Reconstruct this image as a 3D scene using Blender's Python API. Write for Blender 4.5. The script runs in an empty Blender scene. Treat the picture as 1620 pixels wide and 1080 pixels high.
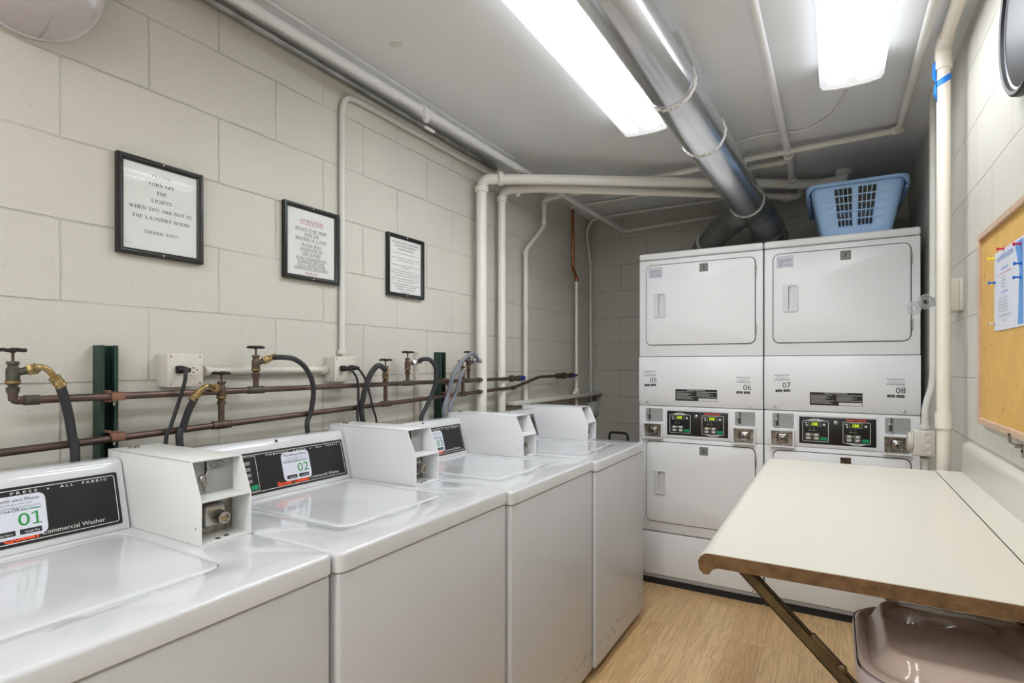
import bpy, bmesh, math, random
from mathutils import Vector, Matrix, Euler
random.seed(7)
PI = math.pi
S = bpy.context.scene
C = S.collection

# ---------------------------------------------------------------- camera, world, exposure
F, CX, CY, YAW, HC = 872.1, 807.3, 575.7, .5312, 1.3047
cam_d = bpy.data.cameras.new('camera')
cam = bpy.data.objects.new('camera', cam_d); C.objects.link(cam)
cam.location = (0, 0, HC); cam.rotation_euler = (PI/2, 0, YAW)
cam_d.sensor_width = 36; cam_d.lens = 36*F/1620
cam_d.shift_x = (810-CX)/1620; cam_d.shift_y = (CY-540)/1620
cam_d.clip_start = .02
S.camera = cam
w = bpy.data.worlds.new('world'); S.world = w; w.use_nodes = True
w.node_tree.nodes['Background'].inputs[0].default_value = (.8, .85, .9, 1)
w.node_tree.nodes['Background'].inputs[1].default_value = .05
S.view_settings.view_transform = 'Standard'; S.view_settings.look = 'None'
S.view_settings.gamma = 1; S.view_settings.use_curve_mapping = False
S.view_settings.exposure = 1.34
LAMP = 16.0

def ray(u, v):
    t = (u-CX)/F; q = (CY-v)/F
    return (-math.sin(YAW)+math.cos(YAW)*t, math.cos(YAW)+math.sin(YAW)*t, q)
def at(u, v, x=None, y=None, z=None):          # point of a plane seen at a pixel of the photograph
    r = ray(u, v)
    k = x/r[0] if x is not None else y/r[1] if y is not None else (z-HC)/r[2]
    return Vector((r[0]*k, r[1]*k, HC+r[2]*k))

# ---------------------------------------------------------------- room numbers
XL, XR, YB, YF, ZC = -1.651, .386, 4.0975, -2.6, 2.43

# ---------------------------------------------------------------- materials
def lin(c): 
    c = c/255
    return c/12.92 if c <= .04045 else ((c+.055)/1.055)**2.4
def col(c): return (lin(c[0]), lin(c[1]), lin(c[2]), 1)
def mat(name, c, rough=.5, metal=0., bump=0., bscale=60., var=0., vscale=4., c2=None, trans=0., alpha=1., emit=None, es=0., coat=0., ior=1.45):
    m = bpy.data.materials.new(name); m.use_nodes = True
    nt = m.node_tree; N = nt.nodes; L = nt.links
    p = N['Principled BSDF']
    p.inputs['Base Color'].default_value = col(c)
    p.inputs['Roughness'].default_value = rough; p.inputs['Metallic'].default_value = metal
    p.inputs['Transmission Weight'].default_value = trans; p.inputs['Alpha'].default_value = alpha
    p.inputs['Coat Weight'].default_value = coat; p.inputs['Coat Roughness'].default_value = .08
    p.inputs['IOR'].default_value = ior
    if emit: p.inputs['Emission Color'].default_value = col(emit); p.inputs['Emission Strength'].default_value = es
    tc = N.new('ShaderNodeTexCoord')
    if var:
        n = N.new('ShaderNodeTexNoise'); n.inputs['Scale'].default_value = vscale; n.inputs['Detail'].default_value = 5
        L.new(tc.outputs['Object'], n.inputs['Vector'])
        mx = N.new('ShaderNodeMix'); mx.data_type = 'RGBA'
        r = N.new('ShaderNodeValToRGB'); r.color_ramp.elements[0].position = .35; r.color_ramp.elements[1].position = .7
        L.new(n.outputs['Fac'], r.inputs[0]); 
        ml = N.new('ShaderNodeMath'); ml.operation = 'MULTIPLY'; ml.inputs[1].default_value = var
        L.new(r.outputs[0], ml.inputs[0]); L.new(ml.outputs[0], mx.inputs['Factor'])
        mx.inputs['A'].default_value = col(c); mx.inputs['B'].default_value = col(c2 or [q*.8 for q in c])
        L.new(mx.outputs['Result'], p.inputs['Base Color'])
    if bump:
        n = N.new('ShaderNodeTexNoise'); n.inputs['Scale'].default_value = bscale; n.inputs['Detail'].default_value = 3
        L.new(tc.outputs['Object'], n.inputs['Vector'])
        b = N.new('ShaderNodeBump'); b.inputs['Strength'].default_value = bump; b.inputs['Distance'].default_value = .01
        L.new(n.outputs['Fac'], b.inputs['Height']); L.new(b.outputs['Normal'], p.inputs['Normal'])
    return m

def block_mat(name, c, cm, axis):
    """painted concrete block; axis = which world axis runs along the wall"""
    m = bpy.data.materials.new(name); m.use_nodes = True
    nt = m.node_tree; N = nt.nodes; L = nt.links; p = N['Principled BSDF']; p.inputs['Roughness'].default_value = .55
    tc = N.new('ShaderNodeTexCoord'); sp = N.new('ShaderNodeSeparateXYZ'); cb = N.new('ShaderNodeCombineXYZ')
    L.new(tc.outputs['Object'], sp.inputs[0])
    # slight wobble of the joints
    wn = N.new('ShaderNodeTexNoise'); wn.inputs['Scale'].default_value = 9; wn.inputs['Detail'].default_value = 3
    L.new(tc.outputs['Object'], wn.inputs['Vector'])
    wm = N.new('ShaderNodeMath'); wm.operation = 'MULTIPLY_ADD'; wm.inputs[1].default_value = .008; wm.inputs[2].default_value = -.004
    L.new(wn.outputs['Fac'], wm.inputs[0])
    a = N.new('ShaderNodeMath'); a.operation = 'ADD'; a.inputs[1].default_value = -.613+.4064*20
    b = N.new('ShaderNodeMath'); b.operation = 'ADD'; b.inputs[1].default_value = -.0383+.2032*20
    L.new(sp.outputs[axis], a.inputs[0]); L.new(sp.outputs[2], b.inputs[0])
    a2 = N.new('ShaderNodeMath'); a2.operation = 'ADD'; b2 = N.new('ShaderNodeMath'); b2.operation = 'ADD'
    L.new(a.outputs[0], a2.inputs[0]); L.new(wm.outputs[0], a2.inputs[1]); L.new(b.outputs[0], b2.inputs[0]); L.new(wm.outputs[0], b2.inputs[1])
    L.new(a2.outputs[0], cb.inputs[0]); L.new(b2.outputs[0], cb.inputs[1])
    br = N.new('ShaderNodeTexBrick'); br.offset = .5; br.offset_frequency = 2; br.squash = 1
    for k, v in (('Scale', 1), ('Mortar Size', .0030), ('Mortar Smooth', .6), ('Bias', 0), ('Brick Width', .4064), ('Row Height', .2032)):
        br.inputs[k].default_value = v
    L.new(cb.outputs[0], br.inputs['Vector'])
    # faint and strong stretches of the joint
    fn = N.new('ShaderNodeTexNoise'); fn.inputs['Scale'].default_value = 3.; fn.inputs['Detail'].default_value = 4
    L.new(tc.outputs['Object'], fn.inputs['Vector'])
    fr = N.new('ShaderNodeMapRange'); fr.inputs[1].default_value = .35; fr.inputs[2].default_value = .65; fr.inputs[3].default_value = .25; fr.inputs[4].default_value = 1
    L.new(fn.outputs['Fac'], fr.inputs[0])
    mm = N.new('ShaderNodeMath'); mm.operation = 'MULTIPLY'; L.new(br.outputs['Fac'], mm.inputs[0]); L.new(fr.outputs[0], mm.inputs[1])
    # pits of the block
    pn = N.new('ShaderNodeTexNoise'); pn.inputs['Scale'].default_value = 120; pn.inputs['Detail'].default_value = 4; pn.inputs['Roughness'].default_value = .65
    L.new(tc.outputs['Object'], pn.inputs['Vector'])
    pr = N.new('ShaderNodeMapRange'); pr.inputs[1].default_value = .27; pr.inputs[2].default_value = .35; pr.inputs[3].default_value = 1; pr.inputs[4].default_value = 0
    L.new(pn.outputs['Fac'], pr.inputs[0])
    vn = N.new('ShaderNodeTexNoise'); vn.inputs['Scale'].default_value = 2.2; vn.inputs['Detail'].default_value = 6
    L.new(tc.outputs['Object'], vn.inputs['Vector'])
    m1 = N.new('ShaderNodeMix'); m1.data_type = 'RGBA'; m1.inputs['A'].default_value = col(c); m1.inputs['B'].default_value = col([q*.93 for q in c])
    L.new(vn.outputs['Fac'], m1.inputs['Factor'])
    m2 = N.new('ShaderNodeMix'); m2.data_type = 'RGBA'; m2.inputs['B'].default_value = col(cm)
    m2f = N.new('ShaderNodeMath'); m2f.operation = 'MULTIPLY'; m2f.inputs[1].default_value = .42; L.new(mm.outputs[0], m2f.inputs[0])
    L.new(m1.outputs['Result'], m2.inputs['A']); L.new(m2f.outputs[0], m2.inputs['Factor'])
    m3 = N.new('ShaderNodeMix'); m3.data_type = 'RGBA'; m3.inputs['B'].default_value = col([q*.75 for q in c])
    m3f = N.new('ShaderNodeMath'); m3f.operation = 'MULTIPLY'; m3f.inputs[1].default_value = .5; L.new(pr.outputs[0], m3f.inputs[0])
    L.new(m2.outputs['Result'], m3.inputs['A']); L.new(m3f.outputs[0], m3.inputs['Factor'])
    L.new(m3.outputs['Result'], p.inputs['Base Color'])
    h1 = N.new('ShaderNodeMath'); h1.operation = 'MULTIPLY_ADD'; h1.inputs[1].default_value = -1.; L.new(mm.outputs[0], h1.inputs[0])
    h2 = N.new('ShaderNodeMath'); h2.operation = 'MULTIPLY'; h2.inputs[1].default_value = .5; L.new(pn.outputs['Fac'], h2.inputs[0])
    L.new(h2.outputs[0], h1.inputs[2])
    bp = N.new('ShaderNodeBump'); bp.inputs['Strength'].default_value = .8; bp.inputs['Distance'].default_value = .006
    L.new(h1.outputs[0], bp.inputs['Height']); L.new(bp.outputs['Normal'], p.inputs['Normal'])
    return m

def floor_mat():
    m = bpy.data.materials.new('oak_vinyl_planks'); m.use_nodes = True
    nt = m.node_tree; N = nt.nodes; L = nt.links; p = N['Principled BSDF']; p.inputs['Roughness'].default_value = .42
    tc = N.new('ShaderNodeTexCoord'); sp = N.new('ShaderNodeSeparateXYZ'); cb = N.new('ShaderNodeCombineXYZ')
    L.new(tc.outputs['Object'], sp.inputs[0])
    a = N.new('ShaderNodeMath'); a.operation = 'ADD'; a.inputs[1].default_value = 12.1
    b = N.new('ShaderNodeMath'); b.operation = 'ADD'; b.inputs[1].default_value = .578+.148*30
    L.new(sp.outputs[1], a.inputs[0]); L.new(sp.outputs[0], b.inputs[0]); L.new(a.outputs[0], cb.inputs[0]); L.new(b.outputs[0], cb.inputs[1])
    br = N.new('ShaderNodeTexBrick'); br.offset = .37; br.offset_frequency = 3; br.squash = 1
    for k, v in (('Scale', 1), ('Mortar Size', .0009), ('Mortar Smooth', .2), ('Bias', 0), ('Brick Width', .62), ('Row Height', .148)):
        br.inputs[k].default_value = v
    br.inputs['Color1'].default_value = (0, 0, 0, 1); br.inputs['Color2'].default_value = (1, 1, 1, 1); br.inputs['Mortar'].default_value = (.5, .5, .5, 1)
    L.new(cb.outputs[0], br.inputs['Vector'])
    # grain: noise stretched along the plank, shifted per plank
    mp = N.new('ShaderNodeMapping'); mp.inputs['Scale'].default_value = (22, 1.6, 1)
    off = N.new('ShaderNodeVectorMath'); off.operation = 'MULTIPLY_ADD'; off.inputs[1].default_value = (3.7, 9.1, 5.)
    L.new(br.outputs['Color'], off.inputs[0]); L.new(tc.outputs['Object'], off.inputs[2]); L.new(off.outputs[0], mp.inputs[0])
    n1 = N.new('ShaderNodeTexNoise'); n1.inputs['Scale'].default_value = 1.; n1.inputs['Detail'].default_value = 3; n1.inputs['Distortion'].default_value = .6
    L.new(mp.outputs[0], n1.inputs['Vector'])
    wv = N.new('ShaderNodeMath'); wv.operation = 'MULTIPLY'; wv.inputs[1].default_value = 42; L.new(n1.outputs['Fac'], wv.inputs[0])
    sn = N.new('ShaderNodeMath'); sn.operation = 'SINE'; L.new(wv.outputs[0], sn.inputs[0])
    sr = N.new('ShaderNodeMapRange'); sr.inputs[1].default_value = -.2; sr.inputs[2].default_value = 1; sr.inputs[3].default_value = 0; sr.inputs[4].default_value = .32
    L.new(sn.outputs[0], sr.inputs[0])
    mp2 = N.new('ShaderNodeMapping'); mp2.inputs['Scale'].default_value = (160, 3, 1); L.new(off.outputs[0], mp2.inputs[0])
    n2 = N.new('ShaderNodeTexNoise'); n2.inputs['Scale'].default_value = 1; n2.inputs['Detail'].default_value = 4; L.new(mp2.outputs[0], n2.inputs['Vector'])
    m1 = N.new('ShaderNodeMix'); m1.data_type = 'RGBA'; m1.inputs['A'].default_value = col((232, 198, 148)); m1.inputs['B'].default_value = col((210, 172, 122))
    L.new(br.outputs['Color'], m1.inputs['Factor'])
    m2 = N.new('ShaderNodeMix'); m2.data_type = 'RGBA'; m2.inputs['B'].default_value = col((160, 118, 74)); L.new(m1.outputs['Result'], m2.inputs['A']); L.new(sr.outputs[0], m2.inputs['Factor'])
    m3 = N.new('ShaderNodeMix'); m3.data_type = 'RGBA'; m3.inputs['B'].default_value = col((176, 134, 90)); L.new(m2.outputs['Result'], m3.inputs['A'])
    f3 = N.new('ShaderNodeMapRange'); f3.inputs[1].default_value = .45; f3.inputs[2].default_value = .75; f3.inputs[4].default_value = .5; L.new(n2.outputs['Fac'], f3.inputs[0]); L.new(f3.outputs[0], m3.inputs['Factor'])
    m4 = N.new('ShaderNodeMix'); m4.data_type = 'RGBA'; m4.inputs['B'].default_value = col((130, 96, 62)); L.new(m3.outputs['Result'], m4.inputs['A'])
    f4 = N.new('ShaderNodeMath'); f4.operation = 'MULTIPLY'; f4.inputs[1].default_value = .6; L.new(br.outputs['Fac'], f4.inputs[0]); L.new(f4.outputs[0], m4.inputs['Factor'])
    L.new(m4.outputs['Result'], p.inputs['Base Color'])
    return m

def lamp_mat():
    """prismatic diffuser over two tubes: bright along the tubes, dimmer between them and at the ends"""
    m = bpy.data.materials.new('lit_diffuser'); m.use_nodes = True
    nt = m.node_tree; N = nt.nodes; L = nt.links; p = N['Principled BSDF']
    p.inputs['Base Color'].default_value = (.8, .8, .8, 1); p.inputs['Roughness'].default_value = .4
    tc = N.new('ShaderNodeTexCoord'); sp = N.new('ShaderNodeSeparateXYZ'); L.new(tc.outputs['Object'], sp.inputs[0])
    ax = N.new('ShaderNodeMath'); ax.operation = 'ABSOLUTE'; L.new(sp.outputs[0], ax.inputs[0])
    s1 = N.new('ShaderNodeMath'); s1.operation = 'SUBTRACT'; s1.inputs[1].default_value = .047; L.new(ax.outputs[0], s1.inputs[0])
    s2 = N.new('ShaderNodeMath'); s2.operation = 'ABSOLUTE'; L.new(s1.outputs[0], s2.inputs[0])
    r = N.new('ShaderNodeMapRange'); r.interpolation_type = 'SMOOTHSTEP'; r.inputs[1].default_value = .004; r.inputs[2].default_value = .034; r.inputs[3].default_value = 1; r.inputs[4].default_value = .017
    L.new(s2.outputs[0], r.inputs[0])
    sd = N.new('ShaderNodeMapRange'); sd.inputs[1].default_value = .096; sd.inputs[2].default_value = .101; sd.inputs[3].default_value = 0; sd.inputs[4].default_value = .09; L.new(ax.outputs[0], sd.inputs[0])
    rs = N.new('ShaderNodeMath'); rs.operation = 'MAXIMUM'; L.new(r.outputs[0], rs.inputs[0]); L.new(sd.outputs[0], rs.inputs[1]); r = rs
    ay = N.new('ShaderNodeMath'); ay.operation = 'ABSOLUTE'; L.new(sp.outputs[1], ay.inputs[0])
    e = N.new('ShaderNodeMapRange'); e.interpolation_type = 'SMOOTHSTEP'; e.inputs[1].default_value = .520; e.inputs[2].default_value = .562; e.inputs[3].default_value = 1; e.inputs[4].default_value = .012
    L.new(ay.outputs[0], e.inputs[0])
    ml = N.new('ShaderNodeMath'); ml.operation = 'MULTIPLY'; L.new(r.outputs[0], ml.inputs[0]); L.new(e.outputs[0], ml.inputs[1])
    mxx = N.new('ShaderNodeMath'); mxx.operation = 'MAXIMUM'; mxx.inputs[1].default_value = .014; L.new(ml.outputs[0], mxx.inputs[0])
    m2 = N.new('ShaderNodeMath'); m2.operation = 'MULTIPLY'; m2.inputs[1].default_value = LAMP; L.new(mxx.outputs[0], m2.inputs[0])
    p.inputs['Emission Color'].default_value = (.915, .96, 1, 1)
    L.new(m2.outputs[0], p.inputs['Emission Strength'])
    return m

M = {}
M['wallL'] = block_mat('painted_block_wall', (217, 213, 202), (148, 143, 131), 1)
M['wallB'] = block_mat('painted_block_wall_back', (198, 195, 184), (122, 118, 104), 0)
M['ceil'] = mat('painted_ceiling', (227, 229, 232), .38, bump=.18, bscale=6)
M['floor'] = floor_mat()
M['lamp'] = lamp_mat()
M['enamel'] = mat('white_enamel', (214, 215, 217), .10, coat=.5)
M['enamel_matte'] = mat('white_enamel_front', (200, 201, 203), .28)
M['dryer_white'] = mat('dryer_white_enamel', (240, 241, 243), .32)
M['coinbox'] = mat('cream_coin_box_paint', (230, 230, 226), .3)
M['coinbox_white'] = mat('white_coin_box_paint', (234, 234, 236), .25)
M['recess_grey'] = mat('grey_recess_paint', (164, 165, 165), .45)
M['white_plastic'] = mat('white_plastic', (226, 226, 228), .35)
M['lampwhite'] = mat('fixture_white', (225, 225, 225), .4)
M['gap'] = mat('gap_shade_and_dark_fittings', (38, 38, 42), .7)  # near-black for shaded door and toe gaps, also screws, slots and holes
M['black'] = mat('black_panel', (30, 30, 32), .35)
M['black2'] = mat('black_plastic', (26, 25, 25), .45)
M['frame'] = mat('black_picture_frame', (34, 34, 33), .35)
M['ink'] = mat('black_ink', (40, 40, 44), .6)
M['inkgrey'] = mat('grey_ink', (128, 130, 140), .6)
M['red'] = mat('red_ink', (186, 60, 70), .6)
M['orange'] = mat('orange_lettering', (240, 84, 40), .5)
M['whiteink'] = mat('white_ink', (225, 225, 222), .5)
M['green'] = mat('green_ink', (24, 140, 60), .5)
M['greenbtn'] = mat('green_button', (22, 150, 95), .4)
M['bluegreen'] = mat('store_badge_blue', (60, 150, 190), .5)
M['paper'] = mat('paper', (226, 228, 224), .6)
M['sticker'] = mat('white_sticker', (214, 216, 228), .35)
M['glass'] = mat('picture_glass', (250, 250, 250), .03, alpha=.12)
M['chrome'] = mat('worn_chrome', (190, 188, 184), .22, metal=1., var=.5, vscale=60, c2=(120, 105, 85))
M['steel'] = mat('zinc_plate', (170, 168, 162), .35, metal=.9, var=.8, vscale=45, c2=(110, 90, 66))
M['brass'] = mat('brass', (186, 162, 112), .35, metal=.9, var=.8, vscale=90, c2=(124, 98, 66))
M['bronze'] = mat('aged_bronze', (112, 94, 80), .5, metal=.7, var=.9, vscale=70, c2=(72, 62, 56))
M['verdigris'] = mat('verdigris_bronze', (92, 92, 82), .6, metal=.5, var=.9, vscale=80, c2=(74, 70, 60))
M['copper'] = mat('dull_copper_pipe', (116, 92, 82), .4, metal=.7, var=.9, vscale=14, c2=(84, 76, 72))
M['clampcopper'] = mat('dull_copper_clamp', (150, 112, 92), .5, metal=.5)
M['copper_new'] = mat('copper_riser', (160, 104, 66), .3, metal=.9, var=.6, vscale=20, c2=(110, 70, 48))
M['rubber'] = mat('black_rubber_hose', (52, 52, 55), .5)
M['hosegrey'] = mat('grey_hose', (126, 128, 138), .45)
M['cord'] = mat('black_cord', (44, 44, 46), .5)
M['strut'] = mat('green_strut_channel', (42, 66, 58), .4, metal=.2)
M['pipepaint'] = mat('painted_pipe', (238, 235, 228), .38, bump=.12, bscale=50, var=.35, vscale=5, c2=(226, 218, 206))
M['pipegrey'] = mat('painted_pipe_grey', (222, 221, 215), .45, bump=.15, bscale=50, var=.4, vscale=6, c2=(202, 199, 191))  # slightly greyer paint for conduits and small pipes
M['ceilpipe'] = mat('white_ceiling_pipe', (226, 226, 228), .35, bump=.1, bscale=40)
M['pvc'] = mat('white_pvc', (232, 224, 212), .35, var=.4, vscale=3, c2=(224, 208, 190))
M['boxpaint'] = mat('cream_box_paint', (218, 213, 202), .42, bump=.1, bscale=60, var=.25, vscale=30, c2=(180, 170, 155))
M['duct'] = mat('galvanized_duct', (236, 238, 242), .2, metal=.93, bump=.02, bscale=12, var=.75, vscale=3.5, c2=(200, 202, 208))
M['ductold'] = mat('dull_galvanized', (168, 168, 164), .36, metal=.85, var=.9, vscale=9, c2=(120, 120, 116))
M['tape'] = mat('duct_sealant', (214, 212, 208), .45, bump=.3, bscale=90)
M['bluetape'] = mat('blue_tape', (30, 128, 222), .5)
M['basket'] = mat('blue_basket_plastic', (168, 204, 246), .35)
M['cork'] = None
M['oak'] = mat('oak_frame', (208, 176, 148), .45, var=.6, vscale=25, c2=(180, 144, 116))
M['laminate'] = mat('cream_laminate', (215, 211, 198), .26)
M['mdf'] = mat('particle_board_edge', (122, 92, 58), .75, bump=.4, bscale=160, var=.9, vscale=40, c2=(86, 62, 38))
M['brace'] = mat('brown_steel_brace', (96, 80, 52), .45, metal=.4, var=.8, vscale=30, c2=(66, 52, 34))
M['bin'] = mat('mauve_plastic_bin', (212, 196, 194), .4)
M['lid'] = mat('glossy_taupe_lid', (206, 184, 168), .08)
M['bluevalve'] = mat('blue_valve_handle', (36, 52, 120), .4)
M['led'] = mat('led_digits', (180, 230, 30), .5, emit=(190, 235, 30), es=.45)
M['ledbg'] = mat('led_window', (52, 62, 22), .4)
M['clear'] = mat('clear_plastic', (238, 238, 244), .08, trans=.9, ior=1.45)
M['clockgrey'] = mat('clock_silver', (150, 150, 160), .25, metal=.4)
M['plaque'] = mat('grey_number_plate', (134, 134, 130), .5)
M['posterblue'] = mat('poster_blue', (90, 150, 214), .5)
M['wood'] = mat('weathered_batten', (204, 194, 182), .7, var=.6, vscale=20)
M['lampglass'] = None
for nm, c in (('pin_red', (205, 36, 80)), ('pin_yellow', (244, 222, 40)), ('pin_blue', (34, 110, 206))):
    M[nm] = mat(nm, c, .3)

def cork_mat():
    m = mat('cork', (212, 168, 92), .85, bump=.3, bscale=200, var=.55, vscale=14, c2=(226, 184, 104))
    nt = m.node_tree; N = nt.nodes; L = nt.links; p = N['Principled BSDF']
    src = p.inputs['Base Color'].links[0].from_socket
    tc = N.new('ShaderNodeTexCoord')
    n = N.new('ShaderNodeTexNoise'); n.inputs['Scale'].default_value = 34; n.inputs['Detail'].default_value = 5; n.inputs['Distortion'].default_value = 1.2
    L.new(tc.outputs['Object'], n.inputs['Vector'])
    r = N.new('ShaderNodeMapRange'); r.inputs[1].default_value = .66; r.inputs[2].default_value = .72; r.inputs[4].default_value = .7; L.new(n.outputs['Fac'], r.inputs[0])
    mx = N.new('ShaderNodeMix'); mx.data_type = 'RGBA'; mx.inputs['B'].default_value = col((122, 82, 40)); L.new(src, mx.inputs['A']); L.new(r.outputs[0], mx.inputs['Factor'])
    L.new(mx.outputs['Result'], p.inputs['Base Color'])
    return m
M['cork'] = cork_mat()
def lampglass_mat():
    m = mat('ribbed_glass', (226, 218, 220), .18, trans=.45, ior=1.3)
    nt = m.node_tree; N = nt.nodes; L = nt.links; p = N['Principled BSDF']
    return m
M['lampglass'] = lampglass_mat()
def scuff_mat():
    """front enamel with a dirty scuff line low down"""
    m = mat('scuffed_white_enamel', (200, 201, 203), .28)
    nt = m.node_tree; N = nt.nodes; L = nt.links; p = N['Principled BSDF']
    tc = N.new('ShaderNodeTexCoord'); sp = N.new('ShaderNodeSeparateXYZ'); L.new(tc.outputs['Object'], sp.inputs[0])
    n = N.new('ShaderNodeTexNoise'); n.inputs['Scale'].default_value = 14; n.inputs['Detail'].default_value = 6; L.new(tc.outputs['Object'], n.inputs['Vector'])
    d = N.new('ShaderNodeMath'); d.operation = 'MULTIPLY_ADD'; d.inputs[1].default_value = .13; L.new(n.outputs['Fac'], d.inputs[0]); L.new(sp.outputs[2], d.inputs[2])
    s = N.new('ShaderNodeMath'); s.operation = 'SUBTRACT'; s.inputs[1].default_value = .195; L.new(d.outputs[0], s.inputs[0])
    a = N.new('ShaderNodeMath'); a.operation = 'ABSOLUTE'; L.new(s.outputs[0], a.inputs[0])
    r = N.new('ShaderNodeMapRange'); r.inputs[1].default_value = .001; r.inputs[2].default_value = .006; r.inputs[3].default_value = .75; r.inputs[4].default_value = 0; L.new(a.outputs[0], r.inputs[0])
    n2 = N.new('ShaderNodeTexNoise'); n2.inputs['Scale'].default_value = 30; n2.inputs['Detail'].default_value = 4; L.new(tc.outputs['Object'], n2.inputs['Vector'])
    r2 = N.new('ShaderNodeMapRange'); r2.inputs[1].default_value = .42; r2.inputs[2].default_value = .6; L.new(n2.outputs['Fac'], r2.inputs[0])
    mu = N.new('ShaderNodeMath'); mu.operation = 'MULTIPLY'; L.new(r.outputs[0], mu.inputs[0]); L.new(r2.outputs[0], mu.inputs[1])
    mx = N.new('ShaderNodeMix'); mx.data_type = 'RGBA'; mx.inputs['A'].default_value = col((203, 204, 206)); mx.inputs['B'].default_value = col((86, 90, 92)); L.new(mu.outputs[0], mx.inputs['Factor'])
    L.new(mx.outputs['Result'], p.inputs['Base Color'])
    return m
M['scuff'] = scuff_mat()

# ---------------------------------------------------------------- mesh building
def frame_of(d):
    d = Vector(d).normalized()
    u = Vector((0, 0, 1)) if abs(d.z) < .9 else Vector((0, 1, 0))
    a = d.cross(u).normalized(); return a, d.cross(a).normalized(), d

class MB:
    def __init__(s): s.v = []; s.f = []
    def add(s, vs, fs):
        n = len(s.v); s.v += [tuple(q) for q in vs]; s.f += [tuple(i+n for i in f) for f in fs]; return s
    def bm(s, b):
        b.verts.ensure_lookup_table(); b.verts.index_update()
        s.add([v.co[:] for v in b.verts], [[v.index for v in f.verts] for f in b.faces]); b.free(); return s
    def box(s, x0, x1, y0, y1, z0, z1, bev=0., seg=2, mtx=None):
        b = bmesh.new(); bmesh.ops.create_cube(b, size=1)
        for v in b.verts: v.co = Vector(((x0+x1)/2+v.co.x*(x1-x0), (y0+y1)/2+v.co.y*(y1-y0), (z0+z1)/2+v.co.z*(z1-z0)))
        if bev: bmesh.ops.bevel(b, geom=list(b.edges), offset=bev, segments=seg, profile=.5, affect='EDGES')
        if mtx is not None: b.transform(mtx)
        bmesh.ops.recalc_face_normals(b, faces=b.faces)
        return s.bm(b)
    def tube(s, pts, r, n=14, cap=True):
        pts = [Vector(p) for p in pts]; rs = r if isinstance(r, (list, tuple)) else [r]*len(pts)
        rings = []; a = None
        for i, p in enumerate(pts):
            d = (pts[min(i+1, len(pts)-1)]-pts[max(i-1, 0)])
            if d.length < 1e-9: d = Vector((0, 0, 1))
            d.normalize()
            if a is None: a = frame_of(d)[0]
            a = (a-d*a.dot(d)).normalized(); bb = d.cross(a)
            rings.append([p+(a*math.cos(t)+bb*math.sin(t))*rs[i] for t in (2*PI*k/n for k in range(n))])
        vs = [q for rg in rings for q in rg]; fs = []
        for i in range(len(pts)-1):
            for k in range(n):
                k2 = (k+1) % n; fs.append((i*n+k, i*n+k2, (i+1)*n+k2, (i+1)*n+k))
        if cap: fs += [tuple(range(n-1, -1, -1)), tuple((len(pts)-1)*n+k for k in range(n))]
        return s.add(vs, fs)
    def cyl(s, a, b, r, n=20, r2=None): return s.tube([a, b], [r, r if r2 is None else r2], n)
    def lathe(s, o, d, prof, n=24):            # prof: (distance along d, radius)
        o = Vector(o); d = Vector(d).normalized()
        a, b, _ = frame_of(d); vs = []; fs = []
        for h, r in prof:
            vs += [o+d*h+(a*math.cos(2*PI*k/n)+b*math.sin(2*PI*k/n))*max(r, 1e-5) for k in range(n)]
        for i in range(len(prof)-1):
            for k in range(n):
                k2 = (k+1) % n; fs.append((i*n+k, (i+1)*n+k, (i+1)*n+k2, i*n+k2))
        fs += [tuple(range(n)), tuple((len(prof)-1)*n+k for k in range(n-1, -1, -1))]
        return s.add(vs, fs)
    def prism(s, poly, mtx, h0, h1, bev=0.):   # polygon in local xy, extruded along local z
        b = bmesh.new(); vs = [b.verts.new((p[0], p[1], h0)) for p in poly]; f = b.faces.new(vs)
        r = bmesh.ops.extrude_face_region(b, geom=[f])
        for v in [g for g in r['geom'] if isinstance(g, bmesh.types.BMVert)]: v.co.z = h1
        bmesh.ops.recalc_face_normals(b, faces=b.faces)
        if bev: bmesh.ops.bevel(b, geom=[e for e in b.edges if abs(e.verts[0].co.z-e.verts[1].co.z) < 1e-7], offset=bev, segments=2, profile=.5, affect='EDGES')
        b.transform(mtx); return s.bm(b)
    def loops(s, loops, close=True, cap0=True, cap1=True):  # bridge equal-count loops
        n = len(loops[0]); vs = [q for l in loops for q in l]; fs = []
        for i in range(len(loops)-1):
            for k in range(n if close else n-1):
                k2 = (k+1) % n; fs.append((i*n+k, i*n+k2, (i+1)*n+k2, (i+1)*n+k))
        if cap0: fs.append(tuple(range(n-1, -1, -1)))
        if cap1: fs.append(tuple((len(loops)-1)*n+k for k in range(n)))
        return s.add(vs, fs)
    def build(s, name, m, parent=None, smooth=True, mods=None, **kw):
        me = bpy.data.meshes.new(name); me.from_pydata([tuple(v) for v in s.v], [], s.f); me.update()
        if smooth and len(me.polygons):
            me.polygons.foreach_set('use_smooth', [True]*len(me.polygons)); me.set_sharp_from_angle(angle=math.radians(38))
        me.materials.append(M[m] if isinstance(m, str) else m)
        o = bpy.data.objects.new(name, me); C.objects.link(o)
        if parent is not None: o.parent = parent
        for k, v in kw.items(): o[k] = v
        return o

def tag(o, label, cat, group=None, kind=None):
    o['label'] = label; o['category'] = cat
    if group: o['group'] = group
    if kind: o['kind'] = kind
    return o
def thing(name, loc, label, cat, group=None, rz=0.):
    o = bpy.data.objects.new(name, None); C.objects.link(o); o.location = loc; o.rotation_euler = (0, 0, rz); o.empty_display_size = .1
    return tag(o, label, cat, group)
def struct(name, mb, m):
    o = mb.build(name, m, smooth=False); o['kind'] = 'structure'; return o
def rel(root, p): return Vector(p)-Vector(root.location)

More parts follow.
